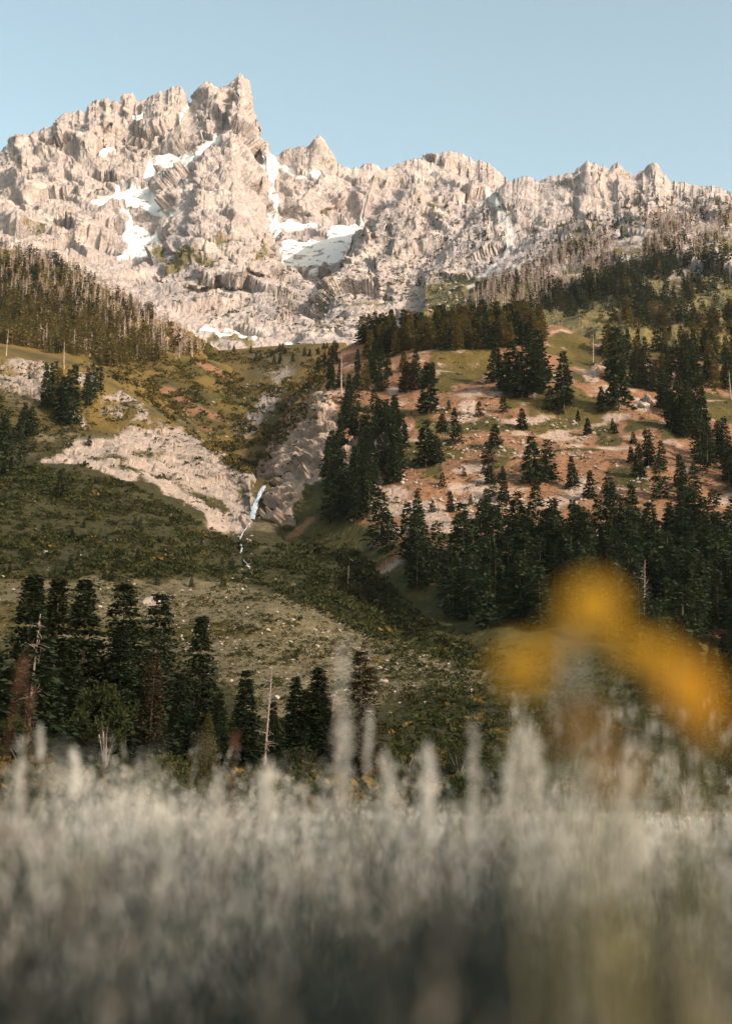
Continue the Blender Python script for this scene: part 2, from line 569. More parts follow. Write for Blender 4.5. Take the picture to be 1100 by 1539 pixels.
F_CURVES = [
    [(-200, 520, 1650), (600, 580, 1650)],
    [(-200, 430, 1900), (0, 430, 1900), (120, 450, 1880), (240, 490, 1850), (330, 512, 1850), (400, 522, 1850), (450, 528, 1850), (530, 540, 1850), (600, 560, 1850)],
    [(-200, 395, 2180), (0, 380, 2180), (120, 412, 2150), (200, 430, 2150), (300, 440, 2100), (400, 450, 2100), (450, 468, 2050), (530, 500, 2000), (600, 550, 2000)],
    [(-200, 362, 2450), (0, 342, 2450), (120, 366, 2430), (200, 384, 2430), (250, 372, 2400), (300, 345, 2350), (350, 345, 2350), (400, 372, 2350), (420, 402, 2350), (450, 430, 2250), (530, 480, 2150), (600, 545, 2100)],
    [(-200, 345, 2650), (0, 308, 2720), (100, 310, 2720), (170, 310, 2760), (230, 326, 2700), (270, 300, 2620), (300, 285, 2600), (350, 285, 2600), (395, 320, 2600), (410, 352, 2550), (422, 402, 2480), (450, 435, 2350), (530, 483, 2200), (600, 543, 2120)],
    [(-200, 338, 2850), (0, 268, 2940), (100, 248, 2980), (170, 240, 3020), (230, 240, 3020), (270, 228, 2980), (300, 215, 2980), (350, 205, 3000), (380, 240, 2960), (400, 285, 2860), (410, 340, 2640), (420, 397, 2540), (450, 437, 2360), (530, 485, 2220), (600, 541, 2130)],
    [(u, v, yF(u)) for u, v in SKY_F],
    ('back', 160, -120), ('back', 500, -700),
]
MV = [[(40, 350), (70, 333), (100, 331), (125, 345), (85, 352), (50, 365)], [(70, 362), (90, 363), (80, 372), (60, 375)],
      [(235, 375), (280, 365), (330, 350), (380, 350), (418, 375), (415, 400), (370, 385), (330, 395), (280, 405), (240, 420)],
      [(260, 440), (300, 425), (300, 440), (270, 450)], [(290, 480), (400, 500), (480, 530), (350, 535), (300, 510)],
      [(440, 430), (480, 440), (530, 470), (520, 480), (460, 450)], [(470, 400), (520, 405), (530, 425), (490, 425)]]
mountain = sheet('mountain', -150, 600, 1.25, 1.25, F_CURVES, mount_disp(34, 1 / 260, 11, 0.85), mount_masks(MV, 11), M_MOUNT)

# ---- ridge behind the cirque
SKY_G = [(340, 320), (380, 270), (396, 236), (403, 231), (414, 236), (420, 233), (427, 228), (440, 226), (455, 224), (462, 222), (468, 219), (471, 211), (475, 207), (480, 205), (486, 207), (489, 211), (491, 222), (498, 231), (502, 243), (506, 252), (520, 256), (536, 257), (545, 252), (553, 249), (560, 251), (569, 255), (577, 261), (600, 262), (660, 270)]
G_CURVES = [
    [(340, 470, 2500), (660, 470, 2500)],
    [(340, 410, 2620), (415, 406, 2600), (470, 406, 2600), (540, 398, 2600), (660, 400, 2600)],
    [(340, 370, 2760), (415, 362, 2760), (500, 348, 2800), (550, 335, 2850), (660, 330, 2850)],
    [(340, 335, 2900), (415, 325, 2920), (470, 320, 2940), (550, 318, 2960), (660, 315, 2960)],
    [(340, 325, 3050), (415, 275, 3060), (470, 268, 3060), (550, 280, 3060), (660, 285, 3060)],
    [(u, v, 3200) for u, v in SKY_G],
    ('back', 120, -90), ('back', 500, -700),
]
sheet('mountain', 340, 660, 1.25, 1.25, G_CURVES, mount_disp(24, 1 / 220, 23, 1.0), mount_masks([[(470, 310), (520, 308), (500, 320)]], 23), M_MOUNT)

# ---- rounded peak in the middle
SKY_E = [(460, 520), (490, 440), (500, 414), (508, 407), (519, 384), (527, 366), (538, 350), (545, 325), (551, 294), (559, 272), (566, 261), (575, 259), (582, 257), (590, 256), (596, 251), (609, 244), (618, 243), (628, 240), (636, 239), (648, 240), (664, 236), (672, 233), (680, 232), (690, 234), (702, 237), (709, 242), (715, 246), (720, 243), (726, 243), (734, 246), (740, 250), (745, 256), (751, 261), (757, 267), (764, 271), (775, 290), (800, 340), (830, 400), (880, 470)]
def yE(u):
    return float(np.interp(u, [460, 508, 540, 560, 600, 680, 760, 800, 880], [1950, 2150, 2330, 2480, 2620, 2700, 2620, 2350, 2000]))
E_CURVES = [
    [(460, 560, 1650), (880, 600, 1500)],
    [(460, 530, 1780), (530, 500, 1820), (600, 490, 1840), (700, 480, 1850), (780, 470, 1800), (880, 500, 1700)],
    [(460, 525, 1850), (500, 440, 2010), (530, 425, 2020), (600, 410, 2040), (700, 400, 2060), (730, 402, 2060), (765, 415, 2000), (800, 430, 1950), (880, 490, 1800)],
    [(460, 522, 1900), (500, 424, 2080), (515, 402, 2120), (535, 372, 2190), (560, 345, 2240), (600, 330, 2290), (700, 325, 2320), (740, 330, 2300), (758, 345, 2240), (800, 395, 2100), (880, 485, 1850)],
    [(460, 521, 1930), (500, 418, 2120), (512, 404, 2150), (528, 370, 2270), (550, 325, 2380), (575, 290, 2450), (620, 272, 2480), (680, 268, 2500), (730, 280, 2480), (756, 310, 2400), (800, 370, 2220), (880, 478, 1900)],
    [(u, v, yE(u)) for u, v in SKY_E],
    ('back', 120, -110), ('back', 400, -600),
]
EV = [[(665, 385), (690, 372), (730, 370), (760, 372), (755, 395), (725, 412), (700, 420), (680, 405)], [(515, 430), (535, 425), (540, 445), (522, 448)],
      [(620, 300), (660, 300), (690, 315), (640, 320)], [(540, 460), (600, 445), (600, 452), (550, 470)]]
sheet('mountain', 460, 880, 1.25, 1.25, E_CURVES, mount_disp(26, 1 / 190, 37, 1.1), mount_masks(EV, 37), M_MOUNT)

# ---- pinnacle ridge and the far wooded slope below it
SKY_D = [(640, 420), (700, 340), (740, 290), (755, 276), (766, 272), (778, 268), (786, 265), (793, 263), (800, 267), (808, 273), (818, 269), (830, 264), (838, 265), (848, 262), (857, 259), (864, 258), (868, 254), (873, 247), (878, 243), (883, 241), (888, 245), (893, 245), (898, 250), (908, 250), (914, 256), (917, 252), (921, 249), (925, 246), (930, 247), (934, 253), (943, 260), (950, 267), (955, 268), (960, 262), (966, 258), (972, 254), (976, 249), (981, 246), (986, 249), (990, 257), (995, 262), (1002, 269), (1010, 274), (1025, 277), (1042, 281), (1060, 283), (1080, 285), (1090, 290), (1098, 294), (1130, 300), (1280, 330)]
D_CURVES = [
    [(640, 640, 950), (1280, 600, 950)],
    [(640, 560, 1150), (740, 500, 1180), (860, 505, 1120), (950, 510, 1080), (1100, 505, 1080), (1280, 505, 1080)],
    [(640, 500, 1400), (740, 466, 1400), (860, 462, 1330), (950, 450, 1300), (1100, 445, 1300), (1280, 450, 1300)],
    [(640, 470, 1650), (700, 445, 1700), (780, 415, 1720), (860, 385, 1750), (950, 355, 1750), (1100, 335, 1750), (1280, 330, 1750)],
    [(640, 450, 1850), (700, 425, 1900), (760, 375, 1980), (800, 345, 2030), (860, 318, 2050), (950, 308, 2030), (1100, 308, 1950), (1280, 328, 1900)],
    [(u, v, float(np.interp(u, [640, 740, 860, 1000, 1280], [2000, 2300, 2260, 2220, 2100]))) for u, v in SKY_D],
    ('back', 90, -80), ('back', 400, -500),
]
DV = [[(770, 470), (860, 385), (950, 345), (1110, 322), (1290, 320), (1290, 520), (740, 520)], [(800, 395), (870, 330), (910, 310), (960, 300), (900, 350), (860, 380), (820, 410)]]
def d_masks(G, N, u, v):
    a = mount_masks(DV, 53)(G, N, u, v)
    a['veg'] = np.maximum(a['veg'], sstep(400, 440, v + 12 * fbm(G * 0.01, 3, 8)))
    a['gold'] = a['gold'] * 0.15 + 0.5 * sstep(455, 480, v)
    return a
sheet('mountain', 640, 1240, 1.3, 1.3, D_CURVES, mount_disp(20, 1 / 150, 57, 1.1), d_masks, M_MOUNT)


# ---- softer ground
def hill_disp(amp, fr, seed, cliffs, camp):
    def d(G, N, u, v):
        q = G * fr
        h = amp * fbm(q, 6, seed, 0.5)
        if cliffs:
            c = blur(polymask(u, v, cliffs, 8, 0.02, seed), 14)
            g2 = G + 4 * np.stack([pnoise(G / 18, seed + 70), pnoise(G / 18, seed + 71), pnoise(G / 18, seed + 72)], -1)
            g2 = g2 + g2[..., 0:1] * np.array([0, 0, 0.35])
            rr = 1.6 * facet(g2 / np.array([26, 20, 8]), seed + 5, 1.3, 1.0) + 0.75 * facet(g2 / np.array([11, 9, 3.2]), seed + 6, 1.3, 0.9) + 0.25 * facet(g2 / np.array([4, 3.6, 1.5]), seed + 7, 1.2, 0.8)
            h = h + camp * rr * c
        fade = sstep(115, 190, G[..., 1])
        return G + N * (h * fade)[..., None]
    return d


A_CURVES = [
    ('flat', 96, -1.2),
    [(-200, 1203, 135), (1300, 1203, 135)],
    [(-200, 1152, 200), (0, 1152, 200), (250, 1150, 200), (500, 1142, 200), (700, 1125, 200), (1300, 1130, 200)],
    [(-200, 1030, 300), (300, 1035, 300), (600, 1040, 300), (1300, 1040, 300)],
    [(-200, 880, 420), (0, 888, 420), (250, 902, 420), (400, 905, 420), (500, 932, 420), (700, 975, 420), (1300, 985, 420)],
    [(-200, 780, 520), (0, 790, 520), (200, 800, 520), (300, 825, 520), (365, 862, 520), (420, 858, 520), (500, 855, 520), (600, 910, 520), (1300, 950, 520)],
    [(-200, 690, 620), (0, 703, 620), (60, 698, 620), (200, 722, 615), (300, 772, 600), (345, 805, 590), (385, 802, 585), (420, 800, 600), (500, 815, 620), (700, 880, 620), (1300, 930, 620)],
    [(-200, 575, 720), (0, 590, 720), (60, 615, 700), (120, 640, 690), (190, 660, 680), (260, 690, 670), (330, 730, 655), (362, 756, 640), (378, 780, 615), (395, 778, 615), (420, 760, 630), (500, 790, 650), (700, 870, 640), (1300, 920, 640)],
    [(-200, 520, 790), (0, 535, 780), (60, 548, 770), (110, 572, 750), (160, 590, 740), (225, 622, 720), (255, 645, 705), (330, 684, 680), (372, 716, 660), (380, 735, 650), (398, 737, 655), (412, 720, 700), (440, 725, 720), (500, 780, 700), (700, 860, 660), (1300, 910, 660)],
    [(-200, 500, 900), (0, 518, 900), (110, 540, 880), (170, 562, 870), (240, 622, 850), (290, 655, 840), (330, 690, 800), (370, 716, 760), (400, 712, 780), (430, 665, 850), (480, 620, 900), (520, 610, 900), (700, 840, 800), (1300, 890, 800)],
    [(-200, 480, 1060), (0, 500, 1060), (110, 520, 1050), (170, 535, 1050), (240, 572, 1040), (280, 590, 1040), (310, 605, 1020), (350, 592, 1040), (400, 572, 1060), (450, 552, 1080), (520, 545, 1080), (700, 830, 900), (1300, 870, 900)],
    [(-200, 470, 1250), (0, 485, 1250), (110, 508, 1250), (240, 532, 1250), (280, 538, 1260), (330, 528, 1280), (400, 524, 1280), (450, 522, 1280), (520, 520, 1260), (700, 820, 1000), (1300, 850, 1000)],
    ('back', 150, -30), ('back', 300, -200),
]
R1 = [[(55, 696), (75, 676), (120, 660), (175, 655), (190, 632), (225, 623), (255, 645), (290, 657), (330, 682), (372, 715), (390, 742), (378, 768), (366, 800), (348, 806), (320, 790), (290, 762), (250, 745), (215, 722), (160, 722), (100, 703)],
      [(-60, 545), (0, 540), (25, 535), (60, 545), (100, 572), (112, 585), (60, 600), (0, 590), (-60, 590)], [(95, 620), (130, 612), (125, 640), (95, 640)], [(150, 592), (180, 585), (222, 610), (190, 625), (150, 622)],
      [(262, 600), (300, 610), (332, 640), (312, 645), (270, 622)], [(115, 560), (150, 560), (150, 585), (120, 585)], [(350, 650), (385, 600), (420, 578), (436, 580), (412, 615), (372, 665)], [(412, 640), (440, 600), (470, 585), (465, 610), (430, 655)], [(395, 560), (440, 545), (450, 556), (410, 575)]]
def a_masks(G, N, u, v):
    Y = G[..., 1]
    rk = polymask(u, v, R1, 7, 0.03, 21)
    holes = sstep(0.06, 0.3, fbm(G * np.array([0.04, 0.04, 0.08]), 5, 33))
    rk = rk * (1 - 0.8 * holes)
    st = 1 - sstep(0.45, 0.62, N[..., 2])
    rk = np.maximum(rk, st * (Y > 560))
    up = sstep(640, 760, Y + 60 * fbm(G * 0.01, 3, 71))
    n1 = fbm(G * np.array([0.018, 0.018, 0.05]), 5, 77)
    # lower slope: shrubs with strips of dry ground; the pale dry bench in the middle
    dry = polymask(u, v, [[(-150, 870), (60, 865), (240, 872), (330, 885), (440, 900), (520, 930), (640, 990), (730, 1010), (700, 1060), (480, 1080), (300, 1040), (240, 1000), (-150, 960)]], 22, 0.008, 12)
    veg_low = sstep(-0.25, 0.2, n1 + 0.25 - 0.5 * dry)
    veg_up = sstep(-0.3, 0.15, n1 + 0.3)
    fan = polymask(u, v, [[(-150, 690), (60, 695), (200, 728), (300, 785), (350, 815), (540, 830), (700, 955), (720, 1000), (560, 950), (440, 885), (300, 868), (-150, 862)], [(480, 1080), (700, 1050), (740, 1000), (1300, 960), (1300, 1200), (-150, 1200), (-150, 1080)]], 14, 0.012, 18)
    veg_low = np.maximum(veg_low, 0.8 * fan)
    veg = veg_low * (1 - up) + veg_up * up
    gold = up * 0.9 * sstep(-0.4, 0.35, n1 + 0.15) + (1 - up) * 0.25 * dry * (1 - fan)
    return dict(veg=veg * (1 - rk), soil=(1 - rk), gold=gold)
sheet('terrain', -150, 1250, 1.4, 1.4, A_CURVES, hill_disp(3.2, 1 / 60, 71, R1, 1.7), a_masks, M_VALLEY)

# left wooded hill
C_CURVES = [
    [(-200, 640, 800), (450, 720, 800)],
    [(-200, 500, 1050), (0, 510, 1050), (110, 530, 1050), (200, 550, 1040), (300, 560, 1060), (450, 650, 1060)],
    [(-200, 400, 1280), (0, 440, 1240), (100, 455, 1220), (200, 490, 1200), (300, 535, 1180), (340, 555, 1150), (450, 640, 1150)],
    [(-200, 310, 1500), (0, 372, 1450), (60, 385, 1420), (120, 412, 1390), (180, 444, 1360), (240, 482, 1320), (290, 510, 1290), (330, 530, 1270), (380, 560, 1240), (450, 630, 1220)],
    ('back', 80, -30), ('back', 300, -260),
]
def c_masks(G, N, u, v):
    n1 = fbm(G * 0.02, 5, 81)
    rk = polymask(u, v, [[(235, 500), (270, 490), (330, 525), (300, 540), (250, 520)]], 10, 0.03, 4) * sstep(-0.1, 0.2, fbm(G * 0.06, 3, 5))
    return dict(veg=sstep(-0.35, 0.1, n1 + 0.3) * (1 - rk), soil=1 - rk, gold=sstep(-0.3, 0.3, n1))
sheet('hill', -150, 450, 1.5, 1.5, C_CURVES, hill_disp(9, 1 / 130, 83, [[(235, 490), (270, 480), (340, 525), (300, 545), (250, 520)]], 10), c_masks, M_HILL)

# right hill
B_CURVES = [
    [(370, 880, 590), (430, 900, 545), (480, 930, 505), (540, 980, 455), (620, 1040, 390), (750, 1060, 360), (1300, 1070, 350)],
    [(370, 775, 640), (400, 772, 632), (430, 770, 612), (480, 785, 580), (540, 805, 540), (620, 845, 480), (750, 885, 440), (900, 893, 430), (1300, 900, 430)],
    [(370, 760, 715), (400, 730, 708), (430, 692, 690), (480, 685, 650), (540, 700, 620), (620, 722, 590), (750, 762, 540), (900, 775, 530), (1000, 780, 525), (1300, 800, 520)],
    [(370, 750, 800), (405, 700, 792), (440, 625, 772), (480, 600, 735), (540, 602, 730), (620, 612, 700), (750, 622, 680), (900, 640, 660), (1000, 652, 650), (1300, 680, 640)],
    [(370, 745, 850), (410, 690, 846), (440, 612, 836), (480, 570, 825), (540, 543, 850), (620, 532, 830), (700, 530, 820), (800, 530, 810), (860, 540, 810), (950, 572, 780), (1050, 590, 760), (1300, 610, 740)],
    [(370, 742, 890), (410, 682, 890), (440, 598, 900), (480, 548, 925), (520, 528, 950), (560, 508, 960), (620, 500, 950), (700, 494, 940), (740, 490, 930), (800, 489, 920), (840, 491, 910), (880, 510, 890), (950, 520, 900), (1050, 520, 900), (1300, 530, 900)],
    ('back', 100, -12), ('back', 200, -140),
]
B_CLIFF = [[(392, 790), (394, 700), (415, 650), (450, 610), (500, 595), (505, 640), (485, 700), (462, 745), (430, 790)],
           [(500, 660), (560, 640), (600, 680), (560, 760), (520, 740)], [(880, 552), (915, 553), (915, 572), (885, 572)], [(945, 600), (985, 595), (990, 625), (955, 628)]]
B_ROCK = B_CLIFF + [[(830, 640), (880, 650), (890, 672), (850, 675), (800, 655)], [(670, 700), (730, 700), (760, 760), (720, 770), (680, 740)], [(560, 735), (640, 730), (700, 790), (620, 800), (560, 770)], [(690, 600), (715, 600), (710, 625), (690, 622)], [(820, 548), (850, 548), (850, 580), (825, 580)]]
B_GREEN = [[(640, 560), (655, 530), (740, 528), (760, 560), (720, 575), (660, 580)], [(820, 500), (840, 488), (880, 505), (900, 525), (880, 545), (830, 540)],
           [(740, 590), (800, 600), (870, 580), (930, 610), (920, 660), (870, 655), (800, 640), (750, 610)], [(1030, 600), (1110, 580), (1200, 600), (1200, 640), (1110, 640), (1040, 630)],
           [(600, 660), (660, 640), (680, 690), (640, 720), (600, 700)], [(660, 690), (760, 680), (780, 700), (720, 705)], [(900, 480), (1110, 480), (1200, 480), (1200, 560), (900, 540)]]
def b_masks(G, N, u, v):
    n1 = fbm(G * 0.03, 5, 91)
    n2 = fbm(G * np.array([0.05, 0.05, 0.12]), 5, 93)
    rk = np.maximum(polymask(u, v, B_ROCK, 9, 0.03, 31) * sstep(-0.25, 0.05, n2 + 0.05), sstep(0.22, 0.45, n2) * 0.9)
    cl = polymask(u, v, B_CLIFF, 9, 0.03, 31)
    rk = np.maximum(rk, cl)
    gr = polymask(u, v, B_GREEN, 16, 0.02, 33)
    dark_veg = np.maximum(sstep(800, 840, v), (1 - sstep(500, 560, u)) * sstep(760, 800, v))  # dark green cover low on the hill and beside the gully
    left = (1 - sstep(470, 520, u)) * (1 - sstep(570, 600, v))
    dark_veg = np.maximum(dark_veg, (1 - sstep(520, 590, u)) * sstep(630, 680, v) * 0.9)
    veg = np.maximum(np.maximum(gr, dark_veg), left * 0.8) * sstep(-0.6, -0.2, n1 + 0.1)
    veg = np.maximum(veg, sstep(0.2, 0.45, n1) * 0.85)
    gold = np.clip(gr * (0.35 + 0.8 * n1) + left, 0, 1) * (1 - dark_veg)
    return dict(veg=veg * (1 - rk * np.maximum(dark_veg < .5, cl)), soil=1 - rk, gold=gold)
sheet('hill', 370, 1240, 1.3, 1.3, B_CURVES, hill_disp(5.0, 1 / 75, 97, B_CLIFF, 3.2), b_masks, M_HILL)

# the flat meadow the camera stands in
def meadow():
    xs = np.concatenate([np.linspace(-160, -12, 60), np.linspace(-11.5, 11.5, 120), np.linspace(12, 160, 60)])
    ys = np.concatenate([np.linspace(-40, -1, 20), np.linspace(-0.5, 20, 140), np.linspace(21, 150, 160)])
    X, Y = np.meshgrid(xs, ys)
    Z = 0.05 * fbm(np.stack([X * 0.3, Y * 0.3, X * 0], -1), 4, 5) - 0.02
    n, m = X.shape[1], X.shape[0]
    i = np.arange(m - 1)[:, None] * n + np.arange(n - 1)[None]
    q = np.stack([i, i + 1, i + n + 1, i + n], -1).reshape(-1, 4)
    o = obj('ground', mesh('ground', np.stack([X, Y, Z], -1).reshape(-1, 3), [q], solid_mat('meadow_soil', (0.030, 0.024, 0.016), (0.07, 0.055, 0.036), 3.0), None, True))
    tag(o, kind='structure')
meadow()

bpy.context.view_layer.update()
DG = bpy.context.evaluated_depsgraph_get()


def hit(u, v):
    """where the sight line through photo pixel (u, v) meets the terrain"""
    ok, loc, nor, idx, ob, mt = SC.ray_cast(DG, Vector((0, 0, CAMZ)), ray(u, v), distance=20000)
    return (loc, nor, ob) if ok else (None, None, None)


def scatter(rng, poly, n, ymin=0, ymax=1e9, dens=None):
    p = np.array(poly, float)
    lo, hi = p.min(0), p.max(0)
    out = []
    for _ in range(40):
        k = max(64, 2 * (n - len(out)))
        u, v = rng.uniform(lo[0], hi[0], k), rng.uniform(lo[1], hi[1], k)
        ok = inpoly(u, v, poly)
        u, v = u[ok], v[ok]
        if dens is not None and len(u):
            ok = rng.random(len(u)) < dens(u, v)
            u, v = u[ok], v[ok]
        for a, b in zip(u, v):
            l, nr, ob = hit(a, b)
            if l is None or not (ymin < l.y < ymax):
                continue
            out.append((a, b, l, nr))
            if len(out) >= n:
                return out
    return out

# ------------------------------------------------------------------ plants: prototypes
M_BARK = solid_mat('bark', (0.06, 0.045, 0.035), (0.12, 0.09, 0.07), 6.0)
M_DEAD = solid_mat('dead_wood', (0.22, 0.175, 0.155), (0.33, 0.265, 0.24), 3.0)
M_NEED = leaf_mat('needles', (0.020, 0.034, 0.021), (0.046, 0.060, 0.030), 0.2, 0.35)
M_SNAG = solid_mat('weathered_wood', (0.13, 0.105, 0.095), (0.22, 0.18, 0.165), 3.0)
M_GREYWOOD = solid_mat('grey_wood', (0.30, 0.235, 0.215), (0.44, 0.36, 0.335), 0.2)
M_NEED_DARK = leaf_mat('dark_needles', (0.012, 0.021, 0.014), (0.028, 0.037, 0.019), 0.15, 0.5)
M_NEED_GOLD = leaf_mat('gold_needles_painted_sun', (0.082, 0.074, 0.028), (0.18, 0.138, 0.050), 0.25, 0.2)  # olive-gold needles; the sun on the crest trees is put into the colour
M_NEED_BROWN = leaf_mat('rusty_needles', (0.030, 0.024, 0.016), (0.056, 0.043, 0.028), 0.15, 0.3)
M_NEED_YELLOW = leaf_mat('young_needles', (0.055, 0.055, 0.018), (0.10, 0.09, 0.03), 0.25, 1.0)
M_LEAF = leaf_mat('leaves', (0.016, 0.022, 0.010), (0.034, 0.040, 0.016), 0.2, 0.5)


def crown_kites(rng, whorls, per, cards, rad, pw=0.85, t0=0.06, lk=0.05, droop=1.0, gap=0.1, lean=0.0):
    B, A, S = [], [], []
    for i in range(whorls):
        t = min(0.99, t0 + (1 - t0) * (i + rng.random() * 1.3) / whorls)
        prof = (1 - t) ** pw * (0.55 + 0.45 * min(1, (t - t0) * 6 + 0.35))
        tilt = rng.normal(0, 0.012)
        for b in range(per):
            if rng.random() < gap:
                continue
            a = rng.random() * 2 * math.pi
            L = rad * prof * rng.uniform(0.65, 1.2) + 0.012
            s = np.linspace(0.12 + 0.1 * rng.random(), 1.0, cards) if cards > 1 else np.array([0.45])
            o = np.array([math.cos(a), math.sin(a), 0.0])
            sd = np.array([-math.sin(a), math.cos(a), 0.0])
            z = t + tilt * rng.random() + rng.normal(0, 0.35 / whorls) + L * (0.35 * s - (0.75 * s ** 2) * droop * (1 - 0.6 * t)) + rng.normal(0, 0.004)
            B.append(o[None] * (L * s)[:, None] + sd[None] * rng.normal(0, 0.012 + 0.25 * lk, cards)[:, None] + np.stack([0 * z, 0 * z, z], 1))
            ax = o[None] * rng.uniform(0.5, 1.0, cards)[:, None] + sd[None] * rng.uniform(-0.9, 0.9, cards)[:, None]
            ax[:, 2] += rng.uniform(-0.55, 0.35, cards)
            ln = lk * rng.uniform(0.6, 1.3, cards) * (0.55 + 0.6 * (1 - t))
            ax = unit(ax) * ln[:, None]
            up = np.stack([rng.normal(0, 0.5, cards), rng.normal(0, 0.5, cards), np.ones(cards)], 1)
            A.append(ax)
            S.append(unit(np.cross(ax, up)) * ln[:, None] * rng.uniform(0.22, 0.42, cards)[:, None])
    n = 6
    a = rng.random(n) * 6.28
    B.append(np.tile([0, 0, 0.96], (n, 1)))
    A.append(np.stack([np.cos(a) * 0.012, np.sin(a) * 0.012, np.full(n, 0.04)], 1))
    S.append(np.stack([-np.sin(a) * 0.005, np.cos(a) * 0.005, np.zeros(n)], 1))
    return np.concatenate(B), np.concatenate(A), np.concatenate(S)


def trunk_tube(mb, h=1.0, r=0.014, sides=6, bend=0.01, rng=None, m=0):
    z = np.linspace(0, h, 6)
    x = bend * np.sin(z * 3.0 + (rng.random() * 6 if rng else 0))
    return mb.tube(np.stack([x, 0.5 * x, z], 1) - np.array([x[0], 0.5 * x[0], 0.012]), r * (1 - 0.85 * z / h) + 0.0012, sides, m)


R = np.random.default_rng(7)


def conifer_proto(seed, mat, lod, rad, pw, **kw):
    rng = np.random.default_rng(seed)
    wh, per, cards, lk, sides = {'near': (56, 13, 13, 0.034, 8), 'mid': (26, 9, 5, 0.095, 5), 'low': (12, 6, 2, 0.15, 4)}[lod]
    c = MB().kites(*crown_kites(rng, wh, per, cards, rad, pw, lk=lk, **kw))
    t = MB()
    trunk_tube(t, 0.93, 0.013, sides, 0.004, rng)
    if lod == 'near':                                  # bare limbs seen between the needles
        for _ in range(14):
            z0 = rng.uniform(0.05, 0.7)
            a = rng.random() * 6.28
            L = rad * (1 - z0) ** pw * 0.5
            q = np.linspace(0, 1, 4)
            t.tube(np.stack([np.cos(a) * L * q, np.sin(a) * L * q, z0 + L * (0.3 * q - 0.45 * q * q)], 1), 0.003 * (1 - 0.7 * q), 4)
    return dict(crown=c, trunk=t, mats=(mat, M_BARK), crown_me=c.mesh('crown', mat), trunk_me=t.mesh('trunk', M_BARK, True))


def snag_proto(seed, near=False, mat=None):
    rng = np.random.default_rng(seed)
    t = MB()
    trunk_tube(t, 1.0, 0.013 if near else 0.017, 6, 0.012, rng)
    b = MB()
    for _ in range(46 if near else 26):
        z0 = rng.uniform(0.15, 0.95)
        a = rng.random() * 6.28
        L = rng.uniform(0.04, 0.16) * (1.1 - z0 * 0.75)
        q = np.linspace(0, 1, 5)
        dr = rng.uniform(-0.5, 0.3)
        pts = np.stack([np.cos(a) * L * q, np.sin(a) * L * q, z0 + L * (0.25 * q + dr * q * q)], 1)
        b.tube(pts, (0.0028 if near else 0.0042) * (1 - 0.75 * q), 4)
        for _k in range(2 if near else 0):
            f = rng.uniform(0.4, 0.9)
            p0 = pts[int(f * 4)]
            d = rng.normal(0, 1, 3) * 0.03
            b.tube(np.stack([p0, p0 + d * 0.5, p0 + d + [0, 0, -0.008]]), 0.0013, 3)
    m = mat or M_DEAD
    return dict(trunk_me=t.mesh('trunk', m, True), crown_me=b.mesh('bare_crown', m), crown_name='bare_crown')


NEAR = [conifer_proto(100 + i, M_NEED_DARK, 'near', r, p, gap=g) for i, (r, p, g) in enumerate([(0.255, 1.0, 0.12), (0.235, 1.05, 0.14), (0.20, 1.0, 0.08), (0.30, 0.85, 0.24)])]
NEAR_SLIM = [conifer_proto(120 + i, M_NEED_DARK, 'near', r, 0.9, gap=0.06) for i, r in enumerate([0.13, 0.165])]
YOUNG = conifer_proto(130, M_NEED_YELLOW, 'near', 0.27, 0.8, gap=0.1)
RUSTY = conifer_proto(131, M_NEED_BROWN, 'near', 0.17, 0.6, gap=0.45)
MID = [conifer_proto(140 + i, M_NEED, 'mid', r, p, gap=0.06 + 0.07 * i) for i, (r, p) in enumerate([(0.21, 0.85), (0.17, 0.9), (0.23, 0.7), (0.15, 0.95), (0.26, 0.65), (0.19, 0.6), (0.22, 1.0)])]
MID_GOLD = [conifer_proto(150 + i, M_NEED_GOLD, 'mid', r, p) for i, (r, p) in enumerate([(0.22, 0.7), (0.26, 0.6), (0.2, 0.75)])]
MID_RUST = [conifer_proto(155, M_NEED_BROWN, 'mid', 0.2, 0.55, gap=0.3)]
LOW = [conifer_proto(160 + i, m, 'low', r, 0.8) for i, (m, r) in enumerate([(M_NEED, 0.17), (M_NEED, 0.14), (M_NEED_GOLD, 0.18), (M_NEED_GOLD, 0.15), (M_NEED_BROWN, 0.16)])]
SNAGS = [snag_proto(170 + i) for i in range(3)]
SNAG_NEAR = [snag_proto(180 + i, True, M_SNAG) for i in range(2)]
bpy.context.view_layer.update()


def tree_thing(name, proto, loc, h, rot, label, cat, group=None, sx=1.0):
    e = bpy.data.objects.new(name, None)
    COL.objects.link(e)
    e.empty_display_size = 0.2
    e.location = loc
    e.scale = (h * sx, h * sx, h)
    e.rotation_euler = (0.035 * math.sin(rot * 5.3), 0.035 * math.cos(rot * 7.9), rot)
    tag(e, label, cat, group)
    for nm, me in (('trunk', proto['trunk_me']), (proto.get('crown_name', 'crown'), proto['crown_me'])):
        c = bpy.data.objects.new(nm, me)
        COL.objects.link(c)
        c.parent = e
    return e


def height_at(l, vb, vt):
    return max(1.5, (vb - vt) / F * (l.y * CP + (l.z - CAMZ) * SP) / math.cos(PITCH))


